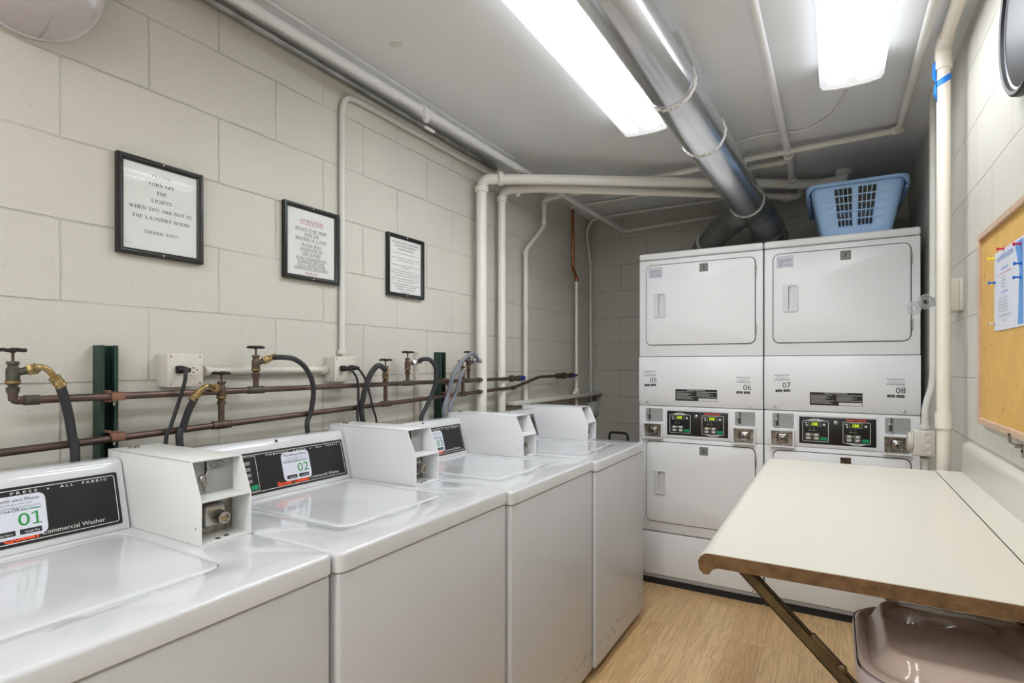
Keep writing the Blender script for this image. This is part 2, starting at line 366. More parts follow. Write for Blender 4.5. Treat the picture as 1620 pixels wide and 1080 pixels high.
def rrect(x0, x1, y0, y1, r, n=5):
    out = []
    for cx, cy, a0 in ((x1-r, y1-r, 0), (x0+r, y1-r, 90), (x0+r, y0+r, 180), (x1-r, y0+r, 270)):
        for k in range(n+1):
            a = math.radians(a0+90*k/n); out.append((cx+r*math.cos(a), cy+r*math.sin(a)))
    return out
def smooth_path(pts, n=6):                      # Catmull-Rom
    P = [Vector(p) for p in pts]; P = [P[0]*2-P[1]]+P+[P[-1]*2-P[-2]]; out = []
    for i in range(1, len(P)-2):
        for k in range(n):
            t = k/n; a, b, c, d = P[i-1], P[i], P[i+1], P[i+2]
            out.append(.5*((2*b)+(c-a)*t+(2*a-5*b+4*c-d)*t*t+(3*b-a-3*c+d)*t**3))
    out.append(P[-2]); return out
def bend_path(pts, r, n=5):                     # straight runs with rounded corners
    P = [Vector(p) for p in pts]; out = [P[0]]
    for i in range(1, len(P)-1):
        a = (P[i-1]-P[i]); b = (P[i+1]-P[i]); q = min(r, a.length*.49, b.length*.49); a.normalize(); b.normalize()
        for k in range(n+1):
            t = k/n; p0 = P[i]+a*q; p2 = P[i]+b*q; out.append((1-t)**2*p0+2*t*(1-t)*P[i]+t*t*p2)
    out.append(P[-1]); return out
def plane(o, u, v):                             # local xy -> plane spanned by u, v at o
    u = Vector(u).normalized(); v = Vector(v).normalized(); w_ = u.cross(v)
    m = Matrix((u, v, w_)).transposed().to_4x4(); m.translation = Vector(o); return m
def rect_on(mb, mt, x0, x1, y0, y1, h=.0006, r=0., h0=0.):
    poly = rrect(x0, x1, y0, y1, r, 4) if r else [(x0, y0), (x1, y0), (x1, y1), (x0, y1)]
    return mb.prism(poly, mt, h0, h)
def outline_on(mb, mt, x0, x1, y0, y1, w_, r, h=.0006, h0=0.):
    o = rrect(x0, x1, y0, y1, r, 4); i = rrect(x0+w_, x1-w_, y0+w_, y1-w_, max(r-w_, .0005), 4); n = len(o)
    vs = [mt@Vector((p[0], p[1], z)) for z in (h0, h) for l in (o, i) for p in l]; fs = []
    for k in range(n):
        k2 = (k+1) % n
        fs += [(2*n+k, 2*n+k2, 3*n+k2, 3*n+k), (k, k2, 2*n+k2, 2*n+k), (n+k2, n+k, 3*n+k, 3*n+k2), (k2, k, n+k, n+k2)]
    mb.add(vs, fs)

_tc = bpy.data.curves.new('text_tmp', 'FONT'); _to = bpy.data.objects.new('text_tmp', _tc); C.objects.link(_to)
_cache = {}
def text_on(mb, mt, s, x, y, h, width=None, align='C', sp=1., bold=0., z=.0008, rot=0.):
    """flat letters: cap height h, centred (or left) at x with baseline y"""
    key = (s, sp, bold)
    if key not in _cache:
        _tc.body = s; _tc.space_character = sp; _tc.offset = bold; _tc.size = 1; _tc.resolution_u = 3; _tc.fill_mode = 'FRONT'
        _tc.extrude = 0
        dg = bpy.context.evaluated_depsgraph_get(); dg.update()
        me = bpy.data.meshes.new_from_object(_to.evaluated_get(dg))
        vs = [v.co.copy() for v in me.vertices]; fs = [tuple(p.vertices) for p in me.polygons]
        bpy.data.meshes.remove(me); _cache[key] = (vs, fs)
    vs, fs = _cache[key]
    if not vs: return
    x0 = min(v.x for v in vs); x1 = max(v.x for v in vs); sc = h/.70; sx = sc if width is None else width/(x1-x0)
    wd = (x1-x0)*sx; ox = x-wd/2 if align == 'C' else x if align == 'L' else x-wd
    mm = mt @ Matrix.Translation((ox if not rot else x, y, z)) @ Matrix.Rotation(rot, 4, 'Z')
    mb.add([mm @ Vector(((v.x-x0)*sx - (wd/2 if rot else 0), v.y*sc, 0)) for v in vs], fs)
    return wd
# a small roman capital alphabet for the printed notices: thick and thin strokes with serifs, on a unit cap height
def _arc(cx, cy, rx, ry, a0, a1, n=12): return [(cx+rx*math.cos(math.radians(a0+(a1-a0)*k/n)), cy+ry*math.sin(math.radians(a0+(a1-a0)*k/n))) for k in range(n+1)]
TK, TN = .19, .075
def _V(x, y0=0., y1=1., s0=1, s1=1, w_=TK):       # upright stem with serifs
    o = [([(x, y0), (x, y1)], w_)]
    if s0: o.append(([(x-.15, y0+.02), (x+.15, y0+.02)], .045))
    if s1: o.append(([(x-.15, y1-.02), (x+.15, y1-.02)], .045))
    return o
def _B(cx, cy, rx, ry, a0, a1): return [(_arc(cx, cy, rx, ry, a0, a1), 'bowl')]
GL = {
 'A': (.82, [([(.12, 0), (.41, 1)], TN), ([(.41, 1), (.70, 0)], TK), ([(.22, .34), (.60, .34)], TN), ([(0, .02), (.25, .02)], .045), ([(.56, .02), (.84, .02)], .045)]),
 'B': (.72, _V(.16)+_B(.30, .74, .26, .24, -90, 90)+_B(.30, .26, .32, .25, -90, 90)+[([(.16, .97), (.32, .97)], TN), ([(.16, .51), (.32, .51)], TN), ([(.16, .03), (.32, .03)], TN)]),
 'C': (.74, _B(.40, .5, .32, .48, 45, 318)+[([(.66, .68), (.66, .98)], TN)]),
 'D': (.80, _V(.16)+_B(.28, .5, .42, .47, -90, 90)+[([(.16, .97), (.30, .97)], TN), ([(.16, .03), (.30, .03)], TN)]),
 'E': (.70, _V(.16)+[([(.16, .97), (.60, .97)], TN), ([(.16, .51), (.45, .51)], TN), ([(.16, .03), (.62, .03)], TN), ([(.60, .98), (.60, .76)], TN), ([(.62, .02), (.64, .26)], TN), ([(.45, .40), (.45, .62)], TN)]),
 'F': (.64, _V(.16)+[([(.16, .97), (.58, .97)], TN), ([(.16, .51), (.45, .51)], TN), ([(.58, .98), (.58, .76)], TN), ([(.45, .40), (.45, .62)], TN)]),
 'G': (.82, _B(.40, .5, .32, .48, 45, 318)+[([(.66, .68), (.66, .98)], TN)]+_V(.67, .04, .42, 0, 1)),
 'H': (.84, _V(.16)+_V(.66)+[([(.16, .5), (.66, .5)], TN)]),
 'I': (.38, _V(.17)),
 'K': (.84, _V(.16)+[([(.20, .45), (.66, .98)], TN), ([(.34, .60), (.70, .02)], TK), ([(.52, .98), (.78, .98)], .045), ([(.56, .02), (.84, .02)], .045)]),
 'L': (.68, _V(.16)+[([(.16, .03), (.60, .03)], TN), ([(.60, .02), (.63, .28)], TN)]),
 'M': (1.0, _V(.14, 0, 1, 1, 1, TN)+_V(.84)+[([(.16, 1), (.48, .12)], TK), ([(.48, .12), (.82, 1)], TN)]),
 'N': (.84, _V(.14, 0, 1, 1, 1, TN)+_V(.70, 0, 1, 0, 1, TN)+[([(.14, 1), (.70, 0)], TK)]),
 'O': (.82, _B(.40, .5, .34, .48, 0, 360)),
 'P': (.68, _V(.16)+_B(.28, .71, .30, .26, -90, 90)+[([(.16, .97), (.30, .97)], TN), ([(.16, .45), (.30, .45)], TN)]),
 'Q': (.82, _B(.40, .5, .34, .48, 0, 360)+[([(.40, .08), (.74, -.18)], .09)]),
 'R': (.80, _V(.16)+_B(.28, .73, .28, .24, -90, 90)+[([(.16, .97), (.30, .97)], TN), ([(.16, .49), (.32, .49)], TN), ([(.36, .49), (.68, .02)], TK), ([(.60, .02), (.80, .02)], .045)]),
 'S': (.62, [(_arc(.30, .74, .21, .23, 30, 250, 8)+_arc(.30, .27, .24, .25, 75, -150, 8), .12), ([(.50, .72), (.50, .98)], TN), ([(.07, .02), (.07, .30)], TN)]),
 'T': (.74, _V(.36, 0, .98, 1, 0)+[([(.04, .97), (.68, .97)], TN), ([(.04, .98), (.04, .72)], TN), ([(.68, .98), (.68, .72)], TN)]),
 'U': (.82, [([(.18, .98), (.18, .3)]+_arc(.41, .30, .23, .28, 180, 360)+[(.64, .98)], .11), ([(.03, .98), (.33, .98)], .045), ([(.52, .98), (.78, .98)], .045)]),
 'V': (.80, [([(.12, 1), (.42, 0)], TK), ([(.42, 0), (.68, 1)], TN), ([(0, .98), (.27, .98)], .045), ([(.56, .98), (.80, .98)], .045)]),
 'W': (1.12, [([(.12, 1), (.36, 0)], TK), ([(.36, 0), (.56, .9)], TN), ([(.54, 1), (.78, 0)], TK), ([(.78, 0), (1.0, 1)], TN), ([(0, .98), (.26, .98)], .045), ([(.42, .98), (.66, .98)], .045), ([(.88, .98), (1.12, .98)], .045)]),
 'Y': (.80, [([(.12, 1), (.41, .48)], TK), ([(.41, .48), (.68, 1)], TN), ([(0, .98), (.27, .98)], .045), ([(.56, .98), (.80, .98)], .045)]+_V(.41, 0, .5, 1, 0)),
 '!': (.30, [([(.14, 1), (.14, .30)], .12), ([(.14, 0), (.14, .13)], .14)]), ',': (.26, [([(.12, .12), (.08, -.16)], .12)]), '-': (.42, [([(.05, .36), (.35, .36)], .09)]), '.': (.26, [([(.12, 0), (.12, .12)], .13)]),
 '2': (.60, [(_arc(.29, .74, .21, .24, 160, -30, 8)+[(.08, .05), (.52, .05)], .10)]), '3': (.60, [(_arc(.27, .76, .19, .22, 150, -80, 8), .10), (_arc(.27, .29, .22, .27, 85, -150, 8), .11)]), ' ': (.34, []), '\'': (.22, [([(.1, 1), (.1, .75)], .1)])}
def serif_on(mb, mt, s, x, y, h, width=None, z=.0008):
    adv = sum(GL[c][0]+.06 for c in s)-.06; sx = h if width is None else width/adv; x0 = x-adv*sx/2
    zz = z
    for c in s:
        wd, strokes = GL[c]
        for pts, w_ in strokes:
            P_ = [Vector(p) for p in pts]; n = len(P_); L_, R_ = [], []
            for i, p in enumerate(P_):
                d = (P_[min(i+1, n-1)]-P_[max(i-1, 0)]).normalized(); nn = Vector((-d.y, d.x))
                ww = (TN+(TK-TN)*abs(d.y)**1.5 if w_ == 'bowl' else w_)/2
                L_.append(p+nn*ww); R_.append(p-nn*ww)
            zz += .000002
            vs = [mt @ Vector((x0+q.x*sx, y+q.y*h, zz)) for q in L_+R_]
            mb.add(vs, [(i, n+i, n+i+1, i+1) for i in range(n-1)])
        x0 += (wd+.06)*sx
def underline(mb, mt, x, y, wd, t, z=.0008): rect_on(mb, mt, x-wd/2, x+wd/2, y, y+t, z)

# ================================================================ STRUCTURE
struct('floor', MB().box(XL-.1, XR+.1, YF-.1, YB+.1, -.08, 0), 'floor')
struct('ceiling', MB().box(XL-.1, XR+.1, YF-.1, YB+.1, ZC, ZC+.08), 'ceil')
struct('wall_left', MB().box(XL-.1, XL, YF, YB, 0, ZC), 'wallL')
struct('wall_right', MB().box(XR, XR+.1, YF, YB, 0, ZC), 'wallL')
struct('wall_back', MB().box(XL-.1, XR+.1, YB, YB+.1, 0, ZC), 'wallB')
struct('wall_front', MB().box(XL-.1, XR+.1, YF-.1, YF, 0, ZC), 'ceil')
# ceiling board edge strip that hides the joint with the left wall
struct('trim_1', MB().box(XL+.05, XL+.150, YF, 2.6, ZC-.012, ZC, .003), 'ceil')

# ================================================================ CEILING LIGHTS
def ceiling_light(xc, y1, label):
    t = thing('ceiling_light', (xc, y1-.61, ZC), label, 'ceiling light', 'fluorescent wraparound fixtures')
    MB().box(-.10, .10, -.61, .61, -.022, -.0005, .004).build('housing', 'lampwhite', t)
    mb = MB(); prof = [(-.104, -.02), (-.103, -.055), (-.092, -.072), (-.05, -.078), (0, -.079), (.05, -.078), (.092, -.072), (.103, -.055), (.104, -.02)]
    ny = 8
    mb.loops([[(p[0], -.598+1.196*k/ny, p[1]) for p in prof] for k in range(ny+1)], close=True, cap0=False, cap1=False)
    mb.build('diffuser', 'lamp', t)
    for sgn in (-1, 1):
        e = MB(); e.prism([(p[0]*1.02, p[1]-.001) for p in prof], plane((0, sgn*.604+.006, 0), (1, 0, 0), (0, 0, 1)), 0, .012)
        e.build('end_cap', 'lampwhite', t)
    return t
ceiling_light(-.740, 2.487, 'lit fluorescent ceiling light left of the silver duct')
ceiling_light(.055, 2.452, 'lit fluorescent ceiling light right of the silver duct')
ceiling_light(-.740, .15, 'added unseen fluorescent fill light behind the camera, left of the duct')  # unseen fixture, added to brighten the room
ceiling_light(.055, .12, 'added unseen fluorescent fill light behind the camera, right of the duct')  # its right-hand partner, also unseen and added for brightness
ceiling_light(-.740, -1.2, 'added unseen fluorescent fill light farthest behind the camera, over the left side')  # unseen, added farther back for frontal fill
ceiling_light(.055, -1.2, 'added unseen fluorescent fill light farthest behind the camera, over the right side')  # unseen, added to throw frontal light on the dryers

# ================================================================ WASHERS
WP = .675; XW = -.874
def sticker(root, mt, x, y, w_, h_, num, ink='ink', body=True, tilt=0.):
    m2 = mt @ Matrix.Translation((x, y, 0)) @ Matrix.Rotation(tilt, 4, 'Z')
    if body:
        b = MB(); rect_on(b, m2, -w_/2, w_/2, -h_/2, h_/2, .0012, w_*.13); b.build('payment_sticker', 'sticker', root)
    z = .0016 if body else .0006
    k = MB()
    text_on(k, m2, 'Pay with your Phone', 0, h_*.36, h_*.075, w_*.78, z=z)
    text_on(k, m2, 'Scan QR Code', -w_*.26, h_*.13, h_*.045, w_*.36, z=z, bold=.02)
    text_on(k, m2, 'OR', 0, h_*.12, h_*.075, w_*.13, z=z)
    k.build('sticker_lettering', ink, root)
    for x0 in (-w_*.40, w_*.03):
        k = MB(); rect_on(k, m2, x0, x0+w_*.36, -h_*.43, -h_*.31, z); k.build('store_badge', ink, root)
    g = MB(); text_on(g, m2, 'download the app or visit our website', 0, h_*.28, h_*.04, w_*.55, z=z); text_on(g, m2, 'and follow the steps shown on the screen', 0, h_*.215, h_*.035, w_*.8, z=z)
    rect_on(g, m2, -w_*.42, w_*.42, h_*.195, h_*.20, z); g.build('fine_print', 'inkgrey', root)
    n = MB(); nh = .30 if body else .26
    if num == '01':
        text_on(n, m2, '0', w_*.115, -h_*.23, h_*nh, w_*.19, z=z)
        n.prism([(w_*a, h_*b) for a, b in ((.25, -.23), (.41, -.23), (.41, -.205), (.35, -.205), (.35, .07), (.325, .07), (.245, .03), (.25, .005), (.315, .035), (.315, -.205), (.25, -.205))], m2, 0, z)
    else: text_on(n, m2, num, w_*.22, -h_*.23, h_*nh, w_*(.40 if body else .44), z=z)
    text_on(n, m2, 'Enter Number', w_*.25, h_*.13, h_*.045, w_*.34, z=z, bold=.02)
    n.build('machine_number', 'green' if body else 'ink', root)
    b2 = MB(); text_on(b2, m2, 'App Store', -w_*.20, -h_*.40, h_*.045, w_*.22, z=z+.0005); text_on(b2, m2, 'Google Play', w_*.23, -h_*.40, h_*.045, w_*.24, z=z+.0005)
    b2.build('badge_lettering', 'whiteink', root)

def washer(i, y0, T, label, num, sty):
    t = thing('washing_machine', (XW+.010*(i-1), y0, 0), label, 'washing machine', 'top loading coin washers along the left wall')
    Wd = WP-.004; B = -.66
    # cabinet
    MB().box(B, -.016, .004, Wd-.004, .045, T-.043, .006).build('cabinet', 'enamel_matte', t)
    fp = MB(); fp.box(-.03, -.004, .004, Wd-.004, .045, T-.043, .009, 3); fp.build('front_panel', 'scuff' if i >= 2 else 'enamel_matte', t)
    MB().box(-.60, -.05, .03, Wd-.03, .02, .046).build('toe_gap_fill', 'gap', t)  # near-black block filling the toe recess under the cabinet
    for fx in (-.60, -.07):
        for fy in (.06, Wd-.06): MB().lathe((fx, fy, 0), (0, 0, 1), [(0, .02), (.012, .02), (.014, .008), (.03, .008)]).build('leg', 'black2', t)
    # top cover: rounded edge, pocket for the lid, finger scoop in front of it
    lx0, lx1, ly0, ly1 = -.525, -.128, .135, .135+.385
    N_ = 40
    def side(a, b): return [a+(b-a)*k/N_ for k in range(N_)]
    def outer(ins, z):
        x0, x1, y0_, y1_ = B+ins, -ins, .001+ins, Wd-ins; r = max(.016-ins, .002)
        return samp(x0, x1, y0_, y1_, r, z)
    def samp(x0, x1, y0_, y1_, r, z, bump=0.):
        pts = []
        cs = [(x1-r, y0_+r, -90), (x1-r, y1_-r, 0), (x0+r, y1_-r, 90), (x0+r, y0_+r, 180)]
        for q, (cx, cy, a0) in enumerate(cs):
            for k in range(6):
                a = math.radians(a0+90*k/5); pts.append(Vector((cx+r*math.cos(a), cy+r*math.sin(a), z)))
            nx = cs[(q+1) % 4]; a = math.radians(a0+90)
            pa = Vector((cx+r*math.cos(a), cy+r*math.sin(a), z)); pb = Vector((nx[0]+r*math.cos(a), nx[1]+r*math.sin(a), z))
            for k in range(1, 24):
                f = k/24; p = pa.lerp(pb, f)
                if q == 0 and bump:
                    g = max(0, min(1, (.19-abs(f-.5))/.05)); p = p+Vector((bump*(g*g*(3-2*g)), 0, 0))
                pts.append(p)
        return pts
    tc_ = MB()
    ls = [outer(.002, T-.042), outer(0, T-.040), outer(0, T-.0085), outer(.0008, T-.005), outer(.0028, T-.0024), outer(.0055, T-.0006), outer(.009, T)]
    ls += [samp(lx0-.05, lx1+.045, ly0-.05, ly1+.05, .05, T), samp(lx0-.006, lx1+.006, ly0-.006, ly1+.006, .038, T, .020), samp(lx0-.004, lx1+.004, ly0-.004, ly1+.004, .037, T-.001, .018), samp(lx0-.0025, lx1+.0025, ly0-.0025, ly1+.0025, .036, T-.004, .014), samp(lx0-.0025, lx1+.0025, ly0-.0025, ly1+.0025, .036, T-.011, .008)]
    tc_.loops(ls); tc_.build('top_cover', 'enamel', t)
    ld = MB(); ld.loops([samp(lx0, lx1, ly0, ly1, .034, T-.0105), samp(lx0, lx1, ly0, ly1, .034, T-.003), samp(lx0+.0015, lx1-.0015, ly0+.0015, ly1-.0015, .033, T-.0008), samp(lx0+.005, lx1-.005, ly0+.005, ly1-.005, .03, T+.0004), samp(lx0+.02, lx1-.02, ly0+.02, ly1-.02, .02, T-.0004)])
    ld.build('lid', 'enamel', t)
    # console (back control housing)
    h = T-.92
    pr_ = [(-.66, .921), (-.66, 1.062), (-.652, 1.073), (-.63, 1.079), (-.60, 1.079), (-.592, 1.076), (-.586, 1.069), (-.583, 1.058), (-.5475, .932), (-.546, .921)]
    pr_ = [(a, b+h) for a, b in pr_]
    y1c = Wd-.1195
    MB().prism([(a, b) for a, b in pr_], plane((0, y1c, 0), (1, 0, 0), (0, 0, 1)), 0, y1c-.012, .004).build('console', 'enamel', t)
    o = Vector((-.5485, .04, .9345+h)); vdir = Vector((-.5815, 0, 1.0565))-Vector((-.5475, 0, .932)); mt = plane(o+Vector((.0016, 0, .0006)), (0, 1, 0), vdir)
    PW = y1c-.056; PH = .119
    MB().prism(rrect(0, PW, 0, PH, .004, 2), mt, -.0006, .0006).build('control_panel', 'black', t)
    cp = t.children[-1] if t.children else None
    cp = [c for c in bpy.data.objects if c.parent == t and c.name.startswith('control_panel')][0]
    mt2 = mt @ Matrix.Translation((0, 0, .0006))
    k = MB(); outline_on(k, mt2, .006, PW-.006, .006, PH-.006, .0014, .006); outline_on(k, mt2, .010, .170, .010, PH-.010, .0009, .003)
    for q, s_ in enumerate(('PERMANENT', 'PRESS', 'ALL', 'FABRIC')):
        xx, ww = ((.244, .078), (.323, .044), (.397, .024), (.450, .048))[q]
        text_on(k, mt2, s_, xx, PH-.0155, .0052, ww, sp=1.6, bold=.012)
    rect_on(k, mt2, .3625, .3655, PH-.0150, PH-.0120, r=.001)
    text_on(k, mt2, 'Commercial Washer', .461, .0125, .0090, .116, align='R')
    k.build('panel_lettering', 'whiteink', cp)
    k = MB(); text_on(k, mt2, 'Speed Queen', .340, .0100, .0115, .113, align='R', bold=.045); k.build('orange_lettering', 'orange', cp)
    k = MB()
    for q in range(4): rect_on(k, mt2, .128, .150, PH-.034-q*.017, PH-.024-q*.017, .0012, .003)
    k.build('cycle_button', 'plaque', cp)
    k = MB(); rect_on(k, mt2, .143, .165, .014, .027, .0015, .003); k.build('start_button', 'greenbtn', cp)
    if sty:
        sx, sy, tl = sty; sticker(cp, mt2, sx, sy, .100, .086, num, tilt=tl)
    MB().lathe((-.5885, (.03+y1c)/2, 1.0725+h), (.75, 0, .7), [(0, .0045), (.002, .0045), (.0025, .002)], 12).build('console_screw', 'gap', t)
    # coin box
    yb0, yb1 = Wd-.117, Wd-.001
    z0 = T+.0005; zs = 1.014+h; zt = 1.095+h
    side_ = [(-.66, z0), (-.66, zt), (-.303, zt), (-.266, zs), (-.266, z0)]
    cb = MB(); th = .0028
    for ya in (yb0, yb1-th): cb.prism(side_, plane((0, ya+th, 0), (1, 0, 0), (0, 0, 1)), 0, th, .0008)
    cb.box(-.66, -.303, yb0, yb1, zt-th, zt, .001); cb.box(-.66, -.657, yb0, yb1, z0, zt)
    cb.box(-.335, -.266, yb0+th, yb1-th, zs-th, zs); cb.box(-.335, -.266, yb0+th, yb1-th, z0, z0+th)
    cb.build('coin_box', 'coinbox' if i == 1 else 'coinbox_white', t)
    cbx = [c for c in bpy.data.objects if c.parent == t and c.name.startswith('coin_box')][0]
    MB().box(-.3345, -.331, yb0+th, yb1-th, zs, zt-th).build('coin_plate', 'recess_grey', cbx)
    MB().box(-.338, -.334, yb0+th, yb1-th, z0+th, zs-th).build('meter_plate', 'steel', cbx)
    m3 = plane((-.331, yb0+.020, zs), (0, 1, 0), (0, 0, 1))
    k = MB(); hx = [(.040, .062), (.046, .069), (.066, .069), (.072, .062), (.066, .055), (.046, .055)]
    for q in range(6):
        a, b = Vector(hx[q]), Vector(hx[(q+1) % 6]); d = (b-a).normalized(); nn = Vector((-d.y, d.x))*.0005
        k.add([m3 @ Vector((*(p), .0008)) for p in (a-nn, b-nn, b+nn, a+nn)], [(0, 1, 2, 3)])
    text_on(k, m3, '25c', .056, .0585, .0065, z=.0008); k.build('price_label', 'ink', cbx)
    k = MB(); k.box(-.331, -.327, yb0+.044, yb0+.050, zs+.006, zs+.028, .001); k.tube(smooth_path([(-.326, yb0+.048, zs+.075), (-.322, yb0+.048, zs+.055), (-.326, yb0+.045, zs+.04), (-.322, yb0+.038, zs+.034), (-.326, yb0+.042, zs+.026), (-.326, yb0+.046, zs+.008)]), .0022, 8)
    k.lathe((-.331, yb0+.040, zs+.036), (1, 0, 0), [(0, .008), (.006, .008), (.009, .005)], 14); k.build('coin_slide', 'chrome', cbx)
    k = MB(); k.box(-.3315, -.330, yb0+.046, yb0+.051, zs+.044, zs+.074); k.build('coin_slot', 'black2', cbx)
    k = MB(); yc = yb0+.062; zc_ = (z0+zs)/2-.002
    k.box(-.334, -.312, yc-.026, yc+.026, zc_-.026, zc_+.026, .009, 3); k.lathe((-.314, yc+.004, zc_-.002), (1, 0, 0), [(0, .016), (.02, .0145), (.026, .0135), (.026, .010), (.022, .009)], 20); k.build('vault_lock', 'chrome', cbx)
    k = MB(); k.box(-.2925, -.2915, yc-.001, yc+.011, zc_-.006, zc_+.001); k.build('key_slot', 'brass', cbx)
    k = MB()
    for dy, dz in ((.035, .032), (.038, -.024), (-.036, -.028)): k.lathe((-.334, yc+dy, zc_+dz), (1, 0, 0), [(0, .006), (.003, .006), (.004, .003)], 12)
    k.build('meter_screw', 'steel', cbx)
    k = MB()
    for dx in (-.020, -.045): k.lathe((-.28+dx*.2, yb0+.03-dx*.9, z0+th), (0, 0, 1), [(0, .006), (.0006, .006)], 14)
    k.build('bottom_hole', 'gap', cbx)
    k = MB(); k.lathe((-.285, yb0, z0+.035), (0, -1, 0), [(0, .0016), (.0008, .0014)], 10); k.build('side_rivet', 'gap', cbx)
    k = MB()
    for dy in (.03, .044): k.lathe((-.615, yb0+dy, zt), (0, 0, 1), [(0, .006), (.004, .006), (.006, .003)], 12)
    k.build('top_screw', 'chrome', cbx)
    return t
PWc = .671-.1195-.072
washer(1, .111, .922, 'nearest white coin washer, with payment sticker 01 at the photo\'s left edge', '01', (.307, .058, .0))
washer(2, .786, .920, 'white coin washer with payment sticker 02 on its black console', '02', (.303, .061, .0))
washer(3, 1.461, .911, 'white coin washer with payment sticker 03 half hidden by a coin box', '03', (.303, .060, .0))
washer(4, 2.136, .902, 'farthest white coin washer, last in the row before the dryers', '04', (.305, .057, .0))

# ================================================================ DRYERS
def dryer(x0, lab, nums, plab):
    Wd = .680
    t = thing('stacked_dryer', (x0, 3.248, 0), lab, 'dryer', 'stacked coin dryers against the back wall')
    MB().box(.002, Wd-.002, .022, .61, .055, 1.921, .004).build('cabinet', 'dryer_white', t)
    MB().box(.004, Wd-.004, .018, .60, 0.0, .054).build('toe_gap_fill', 'gap', t)  # near-black block standing in for the shade gap under the dryer
    MB().box(0, Wd, -.006, .615, 1.922, 1.96, .010, 3).build('top_cover', 'dryer_white', t)
    def door(z0, z1, num, sl):
        MB().box(.001, Wd-.001, 0, .024, z0-.068 if sl else z0-.06, z1+.032 if sl else z1+.026, .004).build('door_surround', 'dryer_white', t)
        MB().prism(rrect(.041, .644, z0-.004, z1+.004, .034, 6), plane((0, .004, 0), (1, 0, 0), (0, 0, 1)), 0, .0046).build('door_gap_shade', 'gap', t)  # dark sheet behind the door paints the shaded gap around it
        # door slab with handle recess
        hz = z0+.158; hx = .090
        dl = lambda i_, y: [Vector((a, y, b)) for a, b in rrect(.045+i_, .640-i_, z0+i_, z1-i_, .030-i_, 6)]
        hl = lambda y: [Vector((a, y, b)) for a, b in rrect(hx+.006, hx+.068, hz+.006, hz+.142, .008, 6)]
        dm = MB(); dm.loops([dl(0, .003), dl(0, -.0055), dl(.001, -.0076), dl(.003, -.0085), hl(-.0085), hl(.003)], cap0=False, cap1=False)
        d = dm.build('door', 'dryer_white', t)
        hb = MB(); o_ = rrect(hx, hx+.074, hz, hz+.148, .010, 4)
        i_ = rrect(hx+.026, hx+.067, hz+.010, hz+.138, .006, 4); i2 = [(a*.75+(hx+.05)*.25, b*.97+(hz+.074)*.03) for a, b in i_]
        f = lambda l, y: [Vector((a, y, b)) for a, b in l]
        hb.loops([f(o_, -.0085), f([(a*.98+(hx+.037)*.02, b*.985+(hz+.074)*.015) for a, b in o_], -.0135), f([(a*.9+(hx+.042)*.1, b*.96+(hz+.074)*.04) for a, b in o_], -.015), f(i_, -.0150)], cap0=False, cap1=False)
        # slanted scoop wall
        sc = [Vector((a, -.0150, b)) for a, b in i_]; sc2 = [Vector((hx+.028+(a-hx-.026)*.93, -.0150+.0145*(1-.75*max(0, min(1, (a-hx-.034)/.032))), b)) for a, b in i_]
        hb.loops([sc, sc2], cap0=False, cap1=True)
        hb.build('handle', 'white_plastic', d)
        if num:
            pm = plane((.351, -.0085, z1-.058), (1, 0, 0), (0, 0, 1)); k = MB(); rect_on(k, pm, 0, .046, 0, .046, .002); k.build('number_plate', 'plaque' if num != '8' else 'brace', d)
            k = MB(); outline_on(k, pm, .003, .043, .003, .043, .0013, .005, .0026, .002); text_on(k, pm, num, .023, .013, .021, z=.0026, bold=.02); k.build('number', 'ink', d)
        for hz_ in (z1-.10, z0+.05):
            MB().box(.6425, .6475, -.010, .002, hz_, hz_+.055, .001).build('hinge', 'steel', t)
        return d
    d1 = door(1.418, 1.886, nums[0], True)
    # service sticker on upper door
    pm = plane((.062, -.0085, 1.813), (1, 0, 0), (0, 0, 1)); k = MB(); rect_on(k, pm, 0, .078, 0, .060, .0008, .003); k.build('service_sticker', 'sticker', d1)
    k = MB(); outline_on(k, pm, .001, .077, .001, .059, .0009, .003, .0013, .0008)
    text_on(k, pm, 'FOR SERVICE PLEASE CALL', .039, .019, .004, .064, z=.0013); text_on(k, pm, '(800) 555-0158', .039, .009, .0065, .060, z=.0013, bold=.02)
    g = MB()
    for q in range(4): rect_on(g, pm, .007, .071-(q == 3)*.035, .030+q*.0065 if q < 3 else .026, .0325+q*.0065 if q < 3 else .0275, .0012)
    k.build('sticker_lettering', 'ink', d1); g.build('fine_print', 'inkgrey', d1)
    d2 = door(.379, .847, nums[1], False)
    # middle access panel, its lower edge folded back
    ap = MB(); prof = [(.024, 1.347), (-.004, 1.347), (-.008, 1.342), (-.008, 1.090), (.006, 1.062), (.024, 1.060)]
    ap.prism(prof, plane((.001, 0, 0), (0, 1, 0), (0, 0, 1)), 0, Wd-.002, .001); ap = ap.build('access_panel', 'dryer_white', t)
    for sx in (.055, Wd-.065): MB().lathe((sx, -.003, 1.078), (0, -1, .5), [(0, .0065), (.004, .0065), (.005, .003)], 14).build('panel_screw', 'steel', t)
    apm = plane((0, -.0082, 0), (1, 0, 0), (0, 0, 1))
    k = MB(); rect_on(k, apm, .216, .446, 1.094, 1.160, .0006); k.build('warning_label', 'black', ap)
    k = MB(); rect_on(k, apm, .345, .444, 1.096, 1.110, .0009); text_on(k, apm, 'OPERATING INSTRUCTIONS', .331, 1.1525, .0045, .10, z=.0009, bold=.02)
    for q in range(7):
        for x_, w_ in ((.221, .095+.012*math.sin(q*2.1)), (.334, .100+.010*math.cos(q*1.7))):
            if q in (1, 3): w_ *= .7
            if not (q >= 5 and x_ > .3): rect_on(k, apm, x_, x_+w_, 1.1450-q*.0068, 1.1466-q*.0068, .0009)
    k.build('label_print', 'whiteink', ap)
